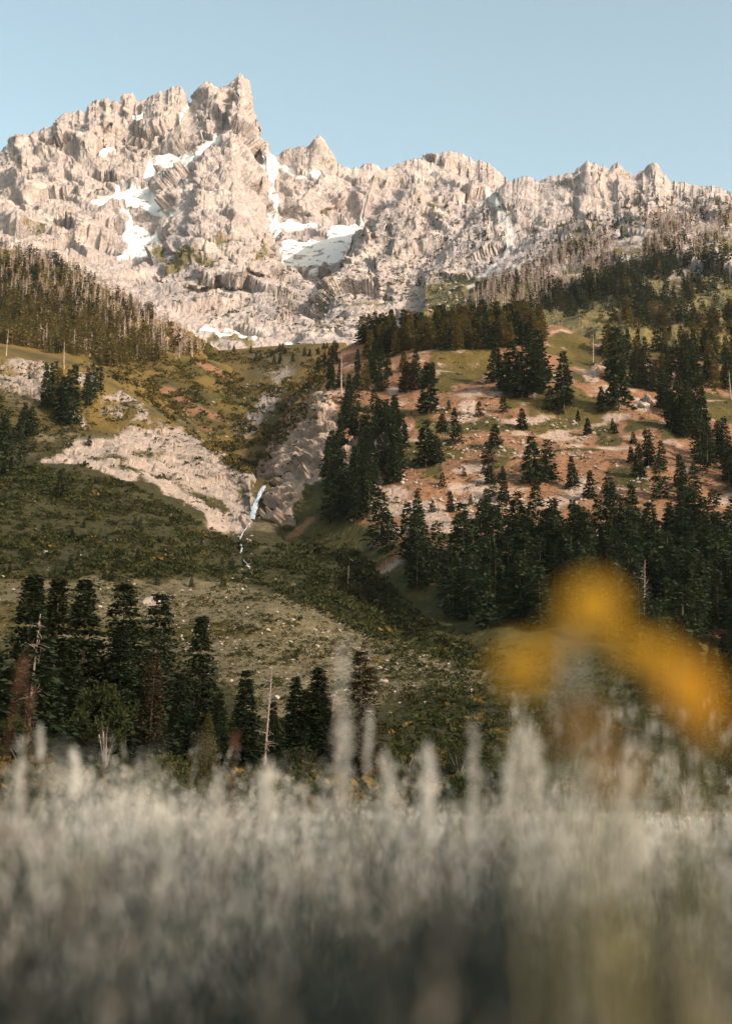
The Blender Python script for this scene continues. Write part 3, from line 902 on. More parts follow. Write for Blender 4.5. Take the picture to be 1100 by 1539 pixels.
def merge(name, items, mats, label, cat):
    """items: list of (V, F(n,4), matidx, locs (k,3), scales (k,3), rots (k,))"""
    VV, FF, MM, n0 = [], [], [], 0
    for V, Fq, mi, L, S, T in items:
        if len(L) == 0:
            continue
        c, s = np.cos(T)[:, None], np.sin(T)[:, None]
        x, y, z = V[None, :, 0] * S[:, 0:1], V[None, :, 1] * S[:, 1:2], V[None, :, 2] * S[:, 2:3]
        W = np.stack([c * x - s * y + L[:, 0:1], s * x + c * y + L[:, 1:2], z + L[:, 2:3]], -1)
        k, n = W.shape[:2]
        VV.append(W.reshape(-1, 3))
        FF.append((Fq[None] + (np.arange(k) * n)[:, None, None]).reshape(-1, Fq.shape[1]) + n0)
        MM.append(np.full(k * len(Fq), mi))
        n0 += k * n
    o = obj(name, mesh(name, np.concatenate(VV), FF, mats, np.concatenate(MM)))
    tag(o, label, cat, kind='stuff')
    return o


# ------------------------------------------------------------------ trees one by one and in stands
TREES = []      # dicts: px, loc, h, protos, label, group


def stand(seed, poly, n, hm, protos, label, group, sx=1.0, dens=None):
    rng = np.random.default_rng(seed)
    for u, v, l, nr in scatter(rng, poly, n, dens=dens):
        h = rng.uniform(*hm)
        TREES.append(dict(u=u, v=v, loc=l, h=h, pr=protos[rng.integers(len(protos))], label=label, group=group, rot=rng.random() * 6.28, px=h / l.length * F, sx=sx * rng.uniform(0.85, 1.15)))


def single(u, vb, vt, proto, label, cat='conifer', name='conifer', group=None, sx=1.0, rot=0.0):
    l, nr, ob = hit(u, vb)
    if l is None:
        return
    tree_thing(name, proto, l, height_at(l, vb, vt), rot, label, cat, group, sx)


G1 = 'conifers of the dense dark stand at the foot of the hill'
stand(1, [(545, 800), (600, 860), (640, 905), (700, 940), (800, 955), (960, 950), (1180, 960), (1180, 800), (1060, 800), (1000, 795), (930, 810), (850, 812), (770, 818), (700, 835), (640, 830), (590, 800)], 165, (13, 22), MID,
      'dark green conifer in the dense shaded stand at the foot of the right-hand hill', G1, 1.12)
stand(15, [(890, 900), (1180, 890), (1180, 1000), (960, 1000), (900, 965)], 34, (13, 20), MID,
      'dark green conifer in the dense shaded stand at the foot of the right-hand hill', G1, 1.12)
G2 = 'conifers of the dark grove beside the meadow'
stand(2, [(960, 985), (1180, 965), (1180, 1185), (1010, 1185), (985, 1110), (955, 1030)], 30, (9, 15), NEAR + MID[:2],
      'dark conifer in the grove behind the orange flower, down to the meadow edge', G2, 1.1)
G3 = 'conifers of the wood along the hill crest'
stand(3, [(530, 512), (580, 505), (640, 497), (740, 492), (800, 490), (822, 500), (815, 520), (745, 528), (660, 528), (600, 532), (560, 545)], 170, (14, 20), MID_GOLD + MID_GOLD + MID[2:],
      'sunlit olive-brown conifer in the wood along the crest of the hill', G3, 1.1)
G4 = 'conifers of the wood right of the bare knoll'
stand(4, [(890, 515), (960, 525), (1180, 520), (1180, 600), (1090, 590), (1040, 588), (980, 572), (930, 578), (900, 560)], 80, (14, 21), MID + MID_GOLD,
      'conifer in the wood behind the upper clearing of the hill, right of the pink snag', G4)
G5 = 'conifers of the band down the right side of the hill'
stand(5, [(925, 580), (975, 600), (1020, 660), (1060, 720), (1180, 780), (1180, 715), (1100, 690), (1060, 640), (1000, 590), (960, 575)], 46, (14, 22), MID,
      'dark conifer in the band of trees running down the right side of the hill', G5)
stand(55, [(930, 700), (1000, 700), (1060, 760), (1040, 790), (960, 745)], 8, (13, 18), MID, 'dark conifer in the band of trees running down the right side of the hill', G5)
G6 = 'conifers above the waterfall gully'
stand(6, [(512, 600), (545, 590), (600, 640), (610, 700), (570, 770), (520, 795), (480, 780), (490, 720)], 70, (11, 18), MID,
      'dark conifer on the rocky spur just right of the waterfall gully', G6)
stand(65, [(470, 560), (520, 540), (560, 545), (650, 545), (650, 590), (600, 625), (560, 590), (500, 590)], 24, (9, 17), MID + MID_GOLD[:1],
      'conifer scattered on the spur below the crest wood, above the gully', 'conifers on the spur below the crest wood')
G7 = 'conifers at the left foot of the wooded hill'
stand(7, [(-80, 640), (50, 640), (62, 680), (40, 700), (-80, 705)], 20, (12, 20), MID, 'dark conifer in the clump at the left edge, below the pale outcrop', G7, 0.85)
G8 = 'conifers among the pale left outcrops'
stand(8, [(60, 600), (105, 590), (150, 585), (150, 615), (120, 640), (80, 640)], 13, (14, 24), MID + MID_GOLD[:1], 'tall conifer standing among the pale outcrops of the left slope', G8, 0.75)
stand(77, [(650, 560), (900, 560), (1000, 680), (980, 750), (700, 760), (600, 690)], 34, (3.5, 11), MID, 'smaller conifer dotted on the open reddish slope', 'small conifers on the open reddish slope', 1.25)
stand(78, [(330, 528), (400, 526), (520, 518), (520, 545), (420, 548), (330, 540)], 26, (3, 8), MID + MID_GOLD, 'small conifer on the grassy brow in front of the mountain foot', 'small conifers on the brow below the mountain', 1.2)
G9 = 'small conifers on the open left slope'
stand(9, [(0, 760), (250, 800), (500, 880), (560, 930), (400, 890), (200, 880), (0, 880)], 26, (2.5, 5), MID, 'small young conifer scattered on the open brushy left slope', G9, 1.2)
for i, (u, vb, vt, px) in enumerate([(744, 575, 515, 0), (770, 597, 512, 1), (795, 593, 505, 2), (812, 577, 496, 0), (784, 599, 528, 3), (760, 588, 530, 1), (806, 590, 515, 2)]):
    l, nr, ob = hit(u, vb)
    h = height_at(l, vb, vt)
    TREES.append(dict(u=u, v=vb, loc=l, h=h, pr=MID[px], label='dark conifer of the tight clump beside the round green clearing', group='conifers of the tight clump beside the green clearing', rot=i * 1.3, px=999, sx=1.1))
SINGLES = [
    (847, 616, 529, 1, 'tall dark conifer standing alone right of the tight clump, left of the pale ledge', 1.0),
    (826, 618, 584, 4, 'short bushy conifer tucked against the tall lone conifer by the ledge', 1.2),
    (930, 618, 490, 1, 'tallest dark conifer at the top of the right band, above the pale blocky rock', 0.8),
    (921, 575, 500, 3, 'slender conifer just right of the pale ledge on the hill', 1.0),
    (685, 668, 629, 4, 'small round conifer alone on the bare reddish slope, left of the pale stones', 1.3),
    (640, 702, 632, 0, 'broad dark conifer at the left end of the reddish slope', 1.25),
    (656, 698, 655, 2, 'lower conifer leaning on the broad one at the left end of the reddish slope', 1.2),
    (643, 622, 545, 3, 'tall dark conifer at the lower left edge of the green clearing', 1.15),
    (720, 627, 602, 4, 'tiny dark conifer beside a pale rock on the upper reddish slope', 1.1),
    (801, 730, 656, 0, 'tall conifer of the pair in the middle of the reddish slope', 1.2),
    (823, 724, 661, 2, 'shorter right-hand conifer of the pair in the middle of the reddish slope', 1.2),
    (860, 735, 686, 1, 'slim conifer below the reddish slope, between the pair and the pointed one', 1.1),
    (886, 750, 708, 3, 'small pointed conifer at the lower edge of the reddish slope, above the yellow flower', 1.3),
    (1063, 690, 636, 0, 'conifer on the sunlit patch at the right side of the hill', 1.1),
    (1091, 706, 662, 1, 'conifer at the right edge of the frame below the sunlit patch', 1.1),
    (575, 552, 520, 3, 'small slim conifer alone on the grassy saddle left of the crest wood', 0.9),
    (590, 712, 630, 0, 'tall dark conifer on the outcrop between gully and reddish slope', 1.1),
    (628, 800, 738, 1, 'pointed conifer in front of the pale rocks, top left of the dark stand', 1.0),
    (650, 770, 752, 4, 'very small conifer among the pale rocks above the dark stand', 1.2),
    (677, 770, 738, 3, 'slim small conifer on the pale rocks above the dark stand', 1.2),
    (733, 790, 735, 0, 'conifer rising from the top of the dark stand against the reddish slope', 1.1),
    (90, 750, 714, 4, 'small round dark conifer alone on the green left slope', 1.3),
    (134, 670, 655, 4, 'small dark conifer on the pale rock dome at left', 1.4),
    (12, 712, 655, 2, 'broad dark conifer at the left edge, lowest of its clump', 1.1),
    (203, 790, 778, 4, 'tiny bush-like conifer in the middle of the green left slope', 1.6),
    (108, 640, 548, 1, 'tallest conifer among the pale outcrops of the left slope', 0.8),
    (237, 880, 862, 4, 'small conifer on the bench above the big left pines', 1.3),
    (288, 882, 868, 2, 'tiny conifer at the far edge of the pale bench', 1.3),
]
for u, vb, vt, k, lb, sx in SINGLES:
    single(u, vb, vt, MID[k], lb, sx=sx, rot=u)
single(612, 590, 545, MID_RUST[0], 'rusty brown dying conifer on the spur above the gully', 'dying conifer', sx=1.4)

# the row of big trees at the far edge of the meadow
ROW = [
    (28, 1160, 866, NEAR[0], 'very tall dark conifer, leftmost of the big row behind the meadow', 1.0),
    (72, 1150, 874, NEAR[1], 'tall dark conifer second from the left in the big row', 1.0),
    (116, 1150, 877, NEAR[1], 'tall dark conifer with drooping right-hand boughs, third of the big row', 1.05),
    (-30, 1150, 905, NEAR[2], 'dark conifer cut by the left edge of the big row', 1.2),
    (190, 1145, 880, NEAR[3], 'broad ragged conifer left of the white boulder in the big row', 1.0),
    (226, 1140, 896, NEAR[3], 'ragged conifer with long boughs hiding part of the white boulder', 0.95),
    (176, 1150, 945, NEAR[2], 'dark conifer filling the gap below the ragged pair', 1.1),
    (295, 1135, 930, NEAR[0], 'even cone-shaped conifer standing on its own right of the ragged pair', 0.95),
    (265, 1145, 1015, NEAR_SLIM[1], 'slender conifer left of the cone-shaped one', 1.0),
    (330, 1150, 1045, NEAR_SLIM[1], 'dark conifer at the right skirt of the cone-shaped one', 1.1),
    (370, 1150, 1010, NEAR_SLIM[1], 'narrow dark conifer left of the bare grey snag', 1.15),
    (412, 1145, 1058, NEAR_SLIM[0], 'low narrow conifer right of the bare grey snag', 1.1),
    (440, 1150, 1022, NEAR_SLIM[0], 'narrow conifer, left of the two spires', 1.2),
    (459, 1150, 1042, NEAR_SLIM[0], 'lower spire conifer between the narrow one and the sharp spire', 1.2),
    (480, 1150, 1009, NEAR_SLIM[0], 'sharp dark spire conifer at the right end of the big row', 1.5),
]
for i, (u, vb, vt, p, lb, sx) in enumerate(ROW):
    single(u, vb, vt, p, lb, sx=sx * 1.16, rot=i * 1.7)
single(308, 1172, 1075, YOUNG, 'yellow-green young conifer in front of the big row', 'young conifer')
single(222, 1150, 985, RUSTY, 'rusty brown half-bare conifer in the big row', 'dying conifer')
single(545, 1165, 985, RUSTY, 'brownish conifer standing apart right of the sharp spire', 'dying conifer', sx=1.3, rot=2)
single(497, 1150, 1050, SNAG_NEAR[0], 'thin reddish snag at the right of the sharp spire', 'dead tree', 'dead_tree')
single(40, 1165, 923, SNAG_NEAR[0], 'pale bare snag with short broken branches before the leftmost big conifers', 'dead tree', 'dead_tree')
single(398, 1150, 1000, SNAG_NEAR[1], 'bare grey snag between the narrow conifers of the big row', 'dead tree', 'dead_tree')
single(967, 960, 840, SNAG_NEAR[1], 'tall pale snag in front of the dark stand, above the orange flower', 'dead tree', 'dead_tree', sx=0.8)
for u, vb, vt, lb in [(891, 545, 500, 'pinkish bare snag on the hill beside the upper clearing'), (513, 590, 532, 'tall pink snag on the spur right of the gully head'),
                      (523, 884, 850, 'pale broken snag on the green slope below the gully'), (580, 860, 838, 'small white snag at the left edge of the dark stand'),
                      (947, 860, 815, 'pale snag inside the dark stand on the right'), (1098, 600, 555, 'white snag at the right edge of the hill wood'),
                      (10, 535, 492, 'white bare snag at the left edge of the wooded hill'), (97, 555, 512, 'pale forked snag at the lower edge of the wooded hill')]:
    single(u, vb, vt, SNAGS[int(u) % 3], lb, 'dead tree', 'dead_tree', rot=u)

TREES.sort(key=lambda t: -t['px'])
KEEP = 245
for t in TREES[:KEEP]:
    tree_thing('conifer', t['pr'], t['loc'], t['h'], t['rot'], t['label'], 'conifer', t['group'], t['sx'])


def proto_items(pr, locs, hs, rots, sxs, mi_crown, mi_trunk):
    out = []
    for key, mi in (('crown', mi_crown), ('trunk', mi_trunk)):
        V, Fs, M = pr[key].arrays()
        out.append((V, np.concatenate(Fs), mi, locs, np.stack([hs * sxs, hs * sxs, hs], 1), rots))
    return out


FMATS = [M_NEED, M_NEED_DARK, M_NEED_GOLD, M_NEED_BROWN, M_BARK, M_GREYWOOD]


def mass(name, recs, label):
    """recs: list of (proto, loc, h, rot, sx)"""
    by = {}
    for r in recs:
        by.setdefault(id(r[0]), []).append(r)
    items = []
    for rs in by.values():
        pr = rs[0][0]
        a = [np.array([list(r[1]) for r in rs]), np.array([r[2] for r in rs]), np.array([r[3] for r in rs]), np.array([r[4] for r in rs])]
        items += proto_items(pr, *a, FMATS.index(pr['mats'][0]), FMATS.index(pr['mats'][1]))
    return merge(name, items, FMATS, label, 'wood')


mass('hillside_wood', [(t['pr'], t['loc'], t['h'], t['rot'], t['sx']) for t in TREES[KEEP:]], 'smaller far conifers filling the woods on the hill crest')


def grey_proto(seed):
    rng = np.random.default_rng(seed)
    c = MB().kites(*crown_kites(rng, 12, 5, 1, 0.11, 0.5, 0.2, 0.12, gap=0.25))
    V, Fs, M = c.arrays()
    c = MB().add(V, np.concatenate(Fs))
    t = MB()
    trunk_tube(t, 1.0, 0.02, 4, 0.012, rng)
    return dict(crown=c, trunk=t, mats=(M_GREYWOOD, M_GREYWOOD))


GREY = [grey_proto(i) for i in range(3)]


def far_wood(seed, name, poly, n, hm, label, greyf, goldf, dens=None):
    rng = np.random.default_rng(seed)
    recs = []
    for u, v, l, nr in scatter(rng, poly, n, 900, 2600, dens):
        g = greyf(u, v) + 0.25 * float(pnoise(np.array([[u * 0.03, v * 0.05, 3.3]]), 4)[0])
        if rng.random() < g:
            pr = GREY[rng.integers(3)]
            if rng.random() < 0.12:
                pr = LOW[4]
        elif rng.random() < goldf(u, v):
            pr = LOW[2 + rng.integers(2)]
        else:
            pr = LOW[rng.integers(2)]
        recs.append((pr, l, rng.uniform(*hm), rng.random() * 6.28, rng.uniform(0.8, 1.2)))
    return mass(name, recs, label)


far_wood(21, 'far_wood', [(-110, 330), (0, 366), (60, 380), (120, 408), (180, 438), (240, 476), (290, 505), (320, 528), (290, 545), (220, 545), (160, 555), (110, 545), (60, 538), (-110, 535)], 2300, (6, 17),
         'wood of grey dead and brownish green conifers covering the left-hand hill',
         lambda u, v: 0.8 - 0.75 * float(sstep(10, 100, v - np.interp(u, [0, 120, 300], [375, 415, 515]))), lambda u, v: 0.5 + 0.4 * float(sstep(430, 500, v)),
         lambda u, v: 0.35 + 0.65 * (1 - sstep(200, 280, u)))


def d_line(u):
    return np.interp(u, [740, 860, 950, 1100], [455, 395, 355, 325])


def d_dens(u, v):
    k = pnoise(np.stack([u * 0.02, v * 0.035, u * 0 + 0.5], -1), 9)
    return (0.75 + 1.3 * k) * np.where(v > 465, 0.35, 1.0) * np.where((u > 1040) & (v > 395) & (v < 470), 0.25, 1.0)


far_wood(22, 'far_wood', [(690, 452), (740, 430), (790, 405), (860, 368), (950, 335), (1030, 318), (1200, 312), (1200, 505), (1000, 500), (950, 498), (870, 480), (760, 485)], 2300, (7, 19),
         'wood of blue-green conifers and grey dead trees under the pinnacle ridge',
         lambda u, v: 0.95 - 1.1 * float(sstep(22, 62, v - d_line(u))), lambda u, v: 0.06 + 0.5 * float(sstep(470, 490, v)), d_dens)
far_wood(23, 'far_wood', [(235, 380), (420, 350), (420, 400), (500, 430), (520, 470), (600, 460), (720, 400), (760, 400), (760, 320), (620, 290), (540, 420), (440, 420), (420, 500), (300, 470)], 240, (6, 12),
         'sparse small trees clinging to the ledges below the peaks', lambda u, v: 0.1, lambda u, v: 0.5)
far_wood(24, 'far_wood', [(800, 330), (870, 330), (960, 290), (1120, 296), (1120, 318), (950, 335), (860, 370), (790, 400)], 260, (6, 11),
         'thin scatter of small trees on the rocks under the pinnacles', lambda u, v: 0.5, lambda u, v: 0.4)

# ------------------------------------------------------------------ low cover: brush, stones, bushes
M_BR1 = leaf_mat('brush_dark', (0.014, 0.019, 0.009), (0.034, 0.036, 0.014), 0.2, 0.2)
M_BR2 = leaf_mat('brush_olive', (0.028, 0.033, 0.014), (0.054, 0.054, 0.022), 0.2, 0.2)
M_BR3 = leaf_mat('brush_gold', (0.08, 0.058, 0.018), (0.14, 0.095, 0.03), 0.25, 0.2)
M_STONE = solid_mat('granite', (0.17, 0.145, 0.13), (0.31, 0.27, 0.245), 0.8, 0.9, 0.05)


def dome_kites(rng, n, size=0.5, flat=0.7, top=0.0):
    d = unit(rng.normal(0, 1, (n, 3)))
    d[:, 2] = np.abs(d[:, 2])
    rr = rng.uniform(0.35, 1.0, n) ** 0.6
    B = d * rr[:, None] * np.array([0.5, 0.5, flat])
    A = unit(d * 0.8 + rng.normal(0, 0.6, (n, 3)) + np.array([0, 0, 0.5])) * size * rng.uniform(0.5, 1.2, n)[:, None]
    S = unit(np.cross(A, rng.normal(0, 1, (n, 3)))) * size * rng.uniform(0.18, 0.34, n)[:, None]
    return B - A * 0.3, A, S


def rock_arrays(seed, sub=1, rough=0.35):
    rng = np.random.default_rng(seed)
    import bmesh
    bm = bmesh.new()
    bmesh.ops.create_icosphere(bm, subdivisions=sub, radius=0.5)
    V = np.array([v.co[:] for v in bm.verts])
    Fc = np.array([[v.index for v in f.verts] for f in bm.faces])
    bm.free()
    for _ in range(7):                                  # cut flat faces
        n = unit(rng.normal(0, 1, 3))
        c = rng.uniform(0.26, 0.42)
        d = V @ n - c
        V = V - np.where(d > 0, d, 0)[:, None] * n
    V *= 1 + rough * 0.25 * rng.normal(0, 1, (len(V), 1)) * (0.4 if sub > 1 else 1)
    V[:, 2] += 0.18
    return V, Fc


BRUSH = []
for i, nk in enumerate([16, 22, 16, 26]):
    c = MB().kites(*dome_kites(np.random.default_rng(300 + i), nk, 0.42, 0.75))
    V, Fs, M = c.arrays()
    BRUSH.append((V, np.concatenate(Fs)))
BMATS = [M_BR1, M_BR2, M_BR3]


def brush(seed, name, areas, label):
    """areas: (polygon, count, (min,max size m), weights of the three colours, density function)"""
    rng = np.random.default_rng(seed)
    by = {}
    for poly, n, sz, wts, dens in areas:
        for u, v, l, nr in scatter(rng, poly, n, 100, 3000, dens):
            m = rng.choice(3, p=wts)
            k = rng.integers(len(BRUSH))
            s0 = rng.uniform(*sz) * (0.45 + 1.4 * rng.random() ** 3)
            by.setdefault((k, m), []).append((l, (s0 * rng.uniform(0.9, 1.8), s0 * rng.uniform(0.8, 1.2), s0 * rng.uniform(0.55, 0.9)), rng.random() * 6.28))
    items = []
    for (k, m), r in by.items():
        items.append((BRUSH[k][0], BRUSH[k][1], m, np.array([list(a[0]) for a in r]), np.array([a[1] for a in r]), np.array([a[2] for a in r])))
    o = merge(name, items, BMATS, label, 'brush')
    return o


def clumpy(f, th, soft, seed):
    return lambda u, v: 0.04 + 0.96 * sstep(th - soft, th + soft, fbm(np.stack([u * f, v * f * 3.2, u * 0 + 1.7], -1), 4, seed, 0.65))


LOW_SLOPE = [(-110, 705), (60, 700), (200, 728), (300, 785), (350, 815), (420, 820), (500, 800), (560, 850), (640, 930), (760, 970), (1180, 985), (1180, 1200), (-110, 1200)]
UP_FAN = [(-110, 705), (60, 700), (200, 728), (300, 785), (350, 815), (420, 820), (540, 830), (620, 930), (700, 955), (600, 950), (460, 885), (300, 872), (-110, 870)]
brush(31, 'brush_cover', [
    (UP_FAN, 10000, (0.9, 2.7), (0.60, 0.39, 0.01), clumpy(0.012, -0.10, 0.22, 41)),
    ([(-110, 600), (60, 620), (150, 640), (60, 700), (300, 785), (-110, 720)], 2000, (1.0, 2.6), (0.6, 0.37, 0.03), clumpy(0.012, -0.08, 0.2, 42)),
    (LOW_SLOPE, 15000, (0.5, 1.5), (0.5, 0.46, 0.04), clumpy(0.014, -0.03, 0.22, 43)),
    ([(400, 880), (470, 885), (600, 935), (760, 990), (720, 1010), (560, 960), (440, 905)], 1300, (1.2, 2.4), (0.7, 0.27, 0.03), None),
    ([(-60, 865), (60, 865), (240, 872), (330, 885), (440, 900), (520, 930), (640, 990), (730, 1010), (700, 1060), (480, 1080), (300, 1040), (240, 1000), (-60, 960)], 7000, (0.25, 0.75), (0.3, 0.45, 0.25), clumpy(0.03, -0.05, 0.25, 46)),
    ([(40, 545), (170, 545), (250, 610), (200, 630), (100, 650), (-60, 600), (-60, 520)], 1600, (0.6, 1.8), (0.3, 0.4, 0.3), clumpy(0.03, -0.1, 0.25, 56)),
    ([(480, 800), (560, 850), (640, 930), (720, 960), (560, 930), (420, 870), (400, 830)], 700, (1.2, 2.6), (0.75, 0.25, 0.0), None),
    ([(500, 930), (640, 985), (760, 1000), (960, 980), (1000, 1190), (560, 1190), (640, 1080)], 2400, (0.7, 1.8), (0.66, 0.3, 0.04), None),
    ([(-110, 1080), (1180, 1080), (1180, 1204), (-110, 1204)], 3500, (0.5, 1.4), (0.25, 0.35, 0.4), clumpy(0.012, -0.1, 0.2, 45)),
], 'low dark green brush in clumps over the lower slope')
brush(32, 'brush_cover', [
    ([(150, 540), (280, 545), (330, 530), (500, 522), (480, 600), (400, 700), (370, 720), (330, 690), (240, 620), (170, 570)], 5500, (1.2, 3.6), (0.14, 0.40, 0.46), clumpy(0.02, -0.04, 0.2, 47)),
    ([(60, 600), (200, 590), (370, 720), (350, 800), (200, 720), (60, 700)], 260, (1.0, 2.8), (0.6, 0.4, 0.0), clumpy(0.02, 0.05, 0.2, 48)),
], 'gold and green shrubs covering the upper valley behind the pale rock dome')
brush(33, 'brush_cover', [
    ([(470, 560), (640, 530), (900, 500), (1180, 520), (1180, 780), (760, 770), (560, 760), (500, 640)], 2400, (0.6, 1.7), (0.35, 0.5, 0.15), clumpy(0.02, 0.03, 0.2, 49)),
    ([(380, 660), (430, 600), (480, 560), (500, 600), (440, 700), (400, 760)], 240, (1.0, 2.4), (0.6, 0.4, 0.0), None),
], 'low shrubs dotted over the reddish hillside')
brush(34, 'brush_cover', [
    ([(230, 380), (420, 345), (530, 430), (520, 500), (330, 500), (250, 450)], 700, (2.0, 5.0), (0.35, 0.5, 0.15), clumpy(0.03, 0.02, 0.2, 51)),
    ([(540, 330), (760, 300), (760, 380), (700, 430), (540, 470)], 900, (2.0, 5.0), (0.4, 0.5, 0.1), clumpy(0.03, 0.04, 0.2, 52)),
    ([(780, 340), (960, 290), (1110, 310), (860, 380), (760, 440)], 500, (2.0, 5.0), (0.45, 0.45, 0.1), clumpy(0.03, 0.0, 0.2, 53)),
    ([(40, 340), (130, 330), (120, 370), (60, 372)], 120, (2.0, 4.5), (0.4, 0.5, 0.1), None),
], 'dark shrubs on the ledges of the bare mountains')

ROCKS = [rock_arrays(400 + i, 1, 0.5) for i in range(5)]


def rubble(seed, name, areas, label):
    rng = np.random.default_rng(seed)
    by = {}
    for poly, n, sz, dens in areas:
        for u, v, l, nr in scatter(rng, poly, n, 100, 3000, dens):
            s0 = sz[0] + (sz[1] - sz[0]) * rng.random() ** 3
            by.setdefault(rng.integers(len(ROCKS)), []).append((l, s0 * rng.uniform(0.7, 1.4, 3) * [1.2, 1, 0.7], rng.random() * 6.28))
    items = [(ROCKS[k][0], ROCKS[k][1], 0, np.array([list(a[0]) for a in r]), np.array([a[1] for a in r]), np.array([a[2] for a in r])) for k, r in by.items()]
    o = merge(name, items, [M_STONE], label, 'stones')
    return o


rubble(41, 'rubble', [
    ([(640, 590), (900, 640), (1000, 720), (980, 780), (700, 780), (560, 760), (600, 700)], 1300, (0.4, 2.6), clumpy(0.02, 0.0, 0.2, 61)),
    ([(-60, 720), (350, 820), (560, 860), (700, 1000), (560, 1090), (-60, 1000)], 500, (0.2, 1.4), None),
    ([(240, 880), (440, 900), (700, 1010), (640, 1060), (420, 1040), (240, 960)], 420, (0.2, 1.2), None),
    ([(330, 780), (390, 760), (400, 870), (350, 880)], 50, (0.6, 2.0), None),
    ([(250, 590), (480, 530), (480, 600), (330, 690)], 250, (0.5, 2.4), None),
    ([(900, 380), (1110, 380), (1110, 480), (900, 480)], 200, (1.0, 4.0), None),
    ([(420, 400), (700, 380), (700, 460), (420, 510)], 700, (2.0, 8.0), None),
], 'loose pale stones scattered over the slopes')


def boulder(u, vb, wpx, label, seed, sq=0.75):
    l, nr, ob = hit(u, vb)
    if l is None:
        return
    V, Fc = rock_arrays(seed, 3, 0.12)
    V = V * np.array([1.15, 1.0, sq])
    o = obj('boulder', mesh('boulder', V, [Fc], M_STONE), None, l)
    sz = wpx / F * l.length
    o.scale = (sz, sz, sz)
    o.rotation_euler = (0, 0, seed * 1.1)
    tag(o, label, 'boulder')


for i, b in enumerate([(229, 910, 26, 'large pale boulder behind the ragged pair of big conifers'), (556, 992, 9, 'small white boulder on the brush slope right of the bench'),
                       (402, 948, 8, 'pale stone on the dry bench right of the cone-shaped conifer'), (705, 1040, 12, 'white boulder at the lower right end of the bench, under the yellow flower'),
                       (70, 832, 11, 'whitish boulder at the left of the brushy slope'), (157, 836, 9, 'grey boulder on the brushy slope, above the third big conifer'),
                       (372, 853, 9, 'white boulder in the stream bed below the waterfall'), (695, 622, 16, 'pale cracked boulder at the top of the reddish slope'),
                       (968, 612, 17, 'big pale blocky boulder among the trees right of the green meadow'), (413, 1112, 8, 'pale stone between the narrow conifers of the big row'),
                       (640, 652, 14, 'grey boulder at the edge of the green patch left of the reddish slope'), (110, 578, 12, 'pale rock between the conifers of the left outcrop')]):
    boulder(b[0], b[1], b[2], b[3], 500 + i)

# bushes along the far edge of the meadow
def bush_mesh(seed, mat, n=420):
    rng = np.random.default_rng(seed)
    mb = MB()
    B, A, S = dome_kites(rng, n, 0.11, 0.85)
    B[:, :2] *= 1 + 0.3 * np.sin(B[:, 2:3] * 9 + np.arange(2))
    mb.kites(B, A, S)
    return mb.mesh('bush', mat)


BUSH = [bush_mesh(600 + i, m) for i, m in enumerate([M_BR1, M_BR2, M_BR2, M_BR3, M_LEAF])]
rb = np.random.default_rng(61)
for i in range(76):
    Y = rb.uniform(114, 176)
    u = rb.uniform(-70, 1170)
    l = P(u, 1200, Y)
    ok, loc, nr, ix, ob, mt = SC.ray_cast(DG, Vector((l[0], Y, 60)), Vector((0, 0, -1)))
    if not ok:
        continue
    o = obj('bush', BUSH[rb.choice(5, p=[.22, .2, .2, .28, .10])], None, loc)
    h = rb.uniform(1.6, 3.6) * (0.55 if Y < 132 else 1.0)
    o.scale = (h * rb.uniform(1.2, 2.0), h * 1.2, h)
    o.rotation_euler = (0, 0, rb.random() * 6.28)
    tag(o, 'rounded bush in the low green and golden thicket between meadow grass and big trees', 'bush', 'bushes along the far edge of the meadow')


def broadleaf(u, vb, vt, label, seed, sx=0.55):
    l, nr, ob = hit(u, vb)
    rng = np.random.default_rng(seed)
    e = bpy.data.objects.new('broadleaf_tree', None)
    COL.objects.link(e)
    h = height_at(l, vb, vt)
    e.location = l
    e.scale = (h, h, h)
    tag(e, label, 'tree')
    t, c = MB(), MB()
    for k in range(5):
        a = rng.random() * 6.28
        q = np.linspace(0, 1, 6)
        ln = rng.uniform(0.45, 0.75)
        p = np.stack([np.cos(a) * 0.22 * q ** 1.4, np.sin(a) * 0.22 * q ** 1.4, ln * q - 0.02], 1)
        t.tube(p, 0.014 * (1 - 0.8 * q), 5)
    for k in range(20):
        ct = np.array([rng.normal(0, sx * 0.28), rng.normal(0, sx * 0.28), rng.uniform(0.22, 0.86)])
        B, A, S = dome_kites(rng, 110, 0.2, 0.7)
        sc = rng.uniform(0.16, 0.28)
        c.kites(B * sc + ct, A * sc, S * sc)
    o = obj('trunk', t.mesh('trunk', M_SNAG, True), e)
    o = obj('crown', c.mesh('crown', M_LEAF), e)


broadleaf(158, 1165, 1028, 'rounded leafy tree with pale forked stems before the big conifers', 70)
broadleaf(35, 1170, 1075, 'low leafy tree at the left edge below the bare snag', 71, 0.8)
broadleaf(1030, 1215, 1110, 'dark leafy tree at the right behind the meadow, under the orange flower', 72, 0.9)
broadleaf(1110, 1215, 1090, 'dark leafy tree cut by the right edge behind the meadow', 73, 0.8)
broadleaf(690, 1175, 1105, 'low leafy tree behind the tall pale plumes in the middle', 74, 0.9)
broadleaf(610, 1175, 1120, 'small leafy tree between the brownish conifer and the tall plumes', 75, 0.9)

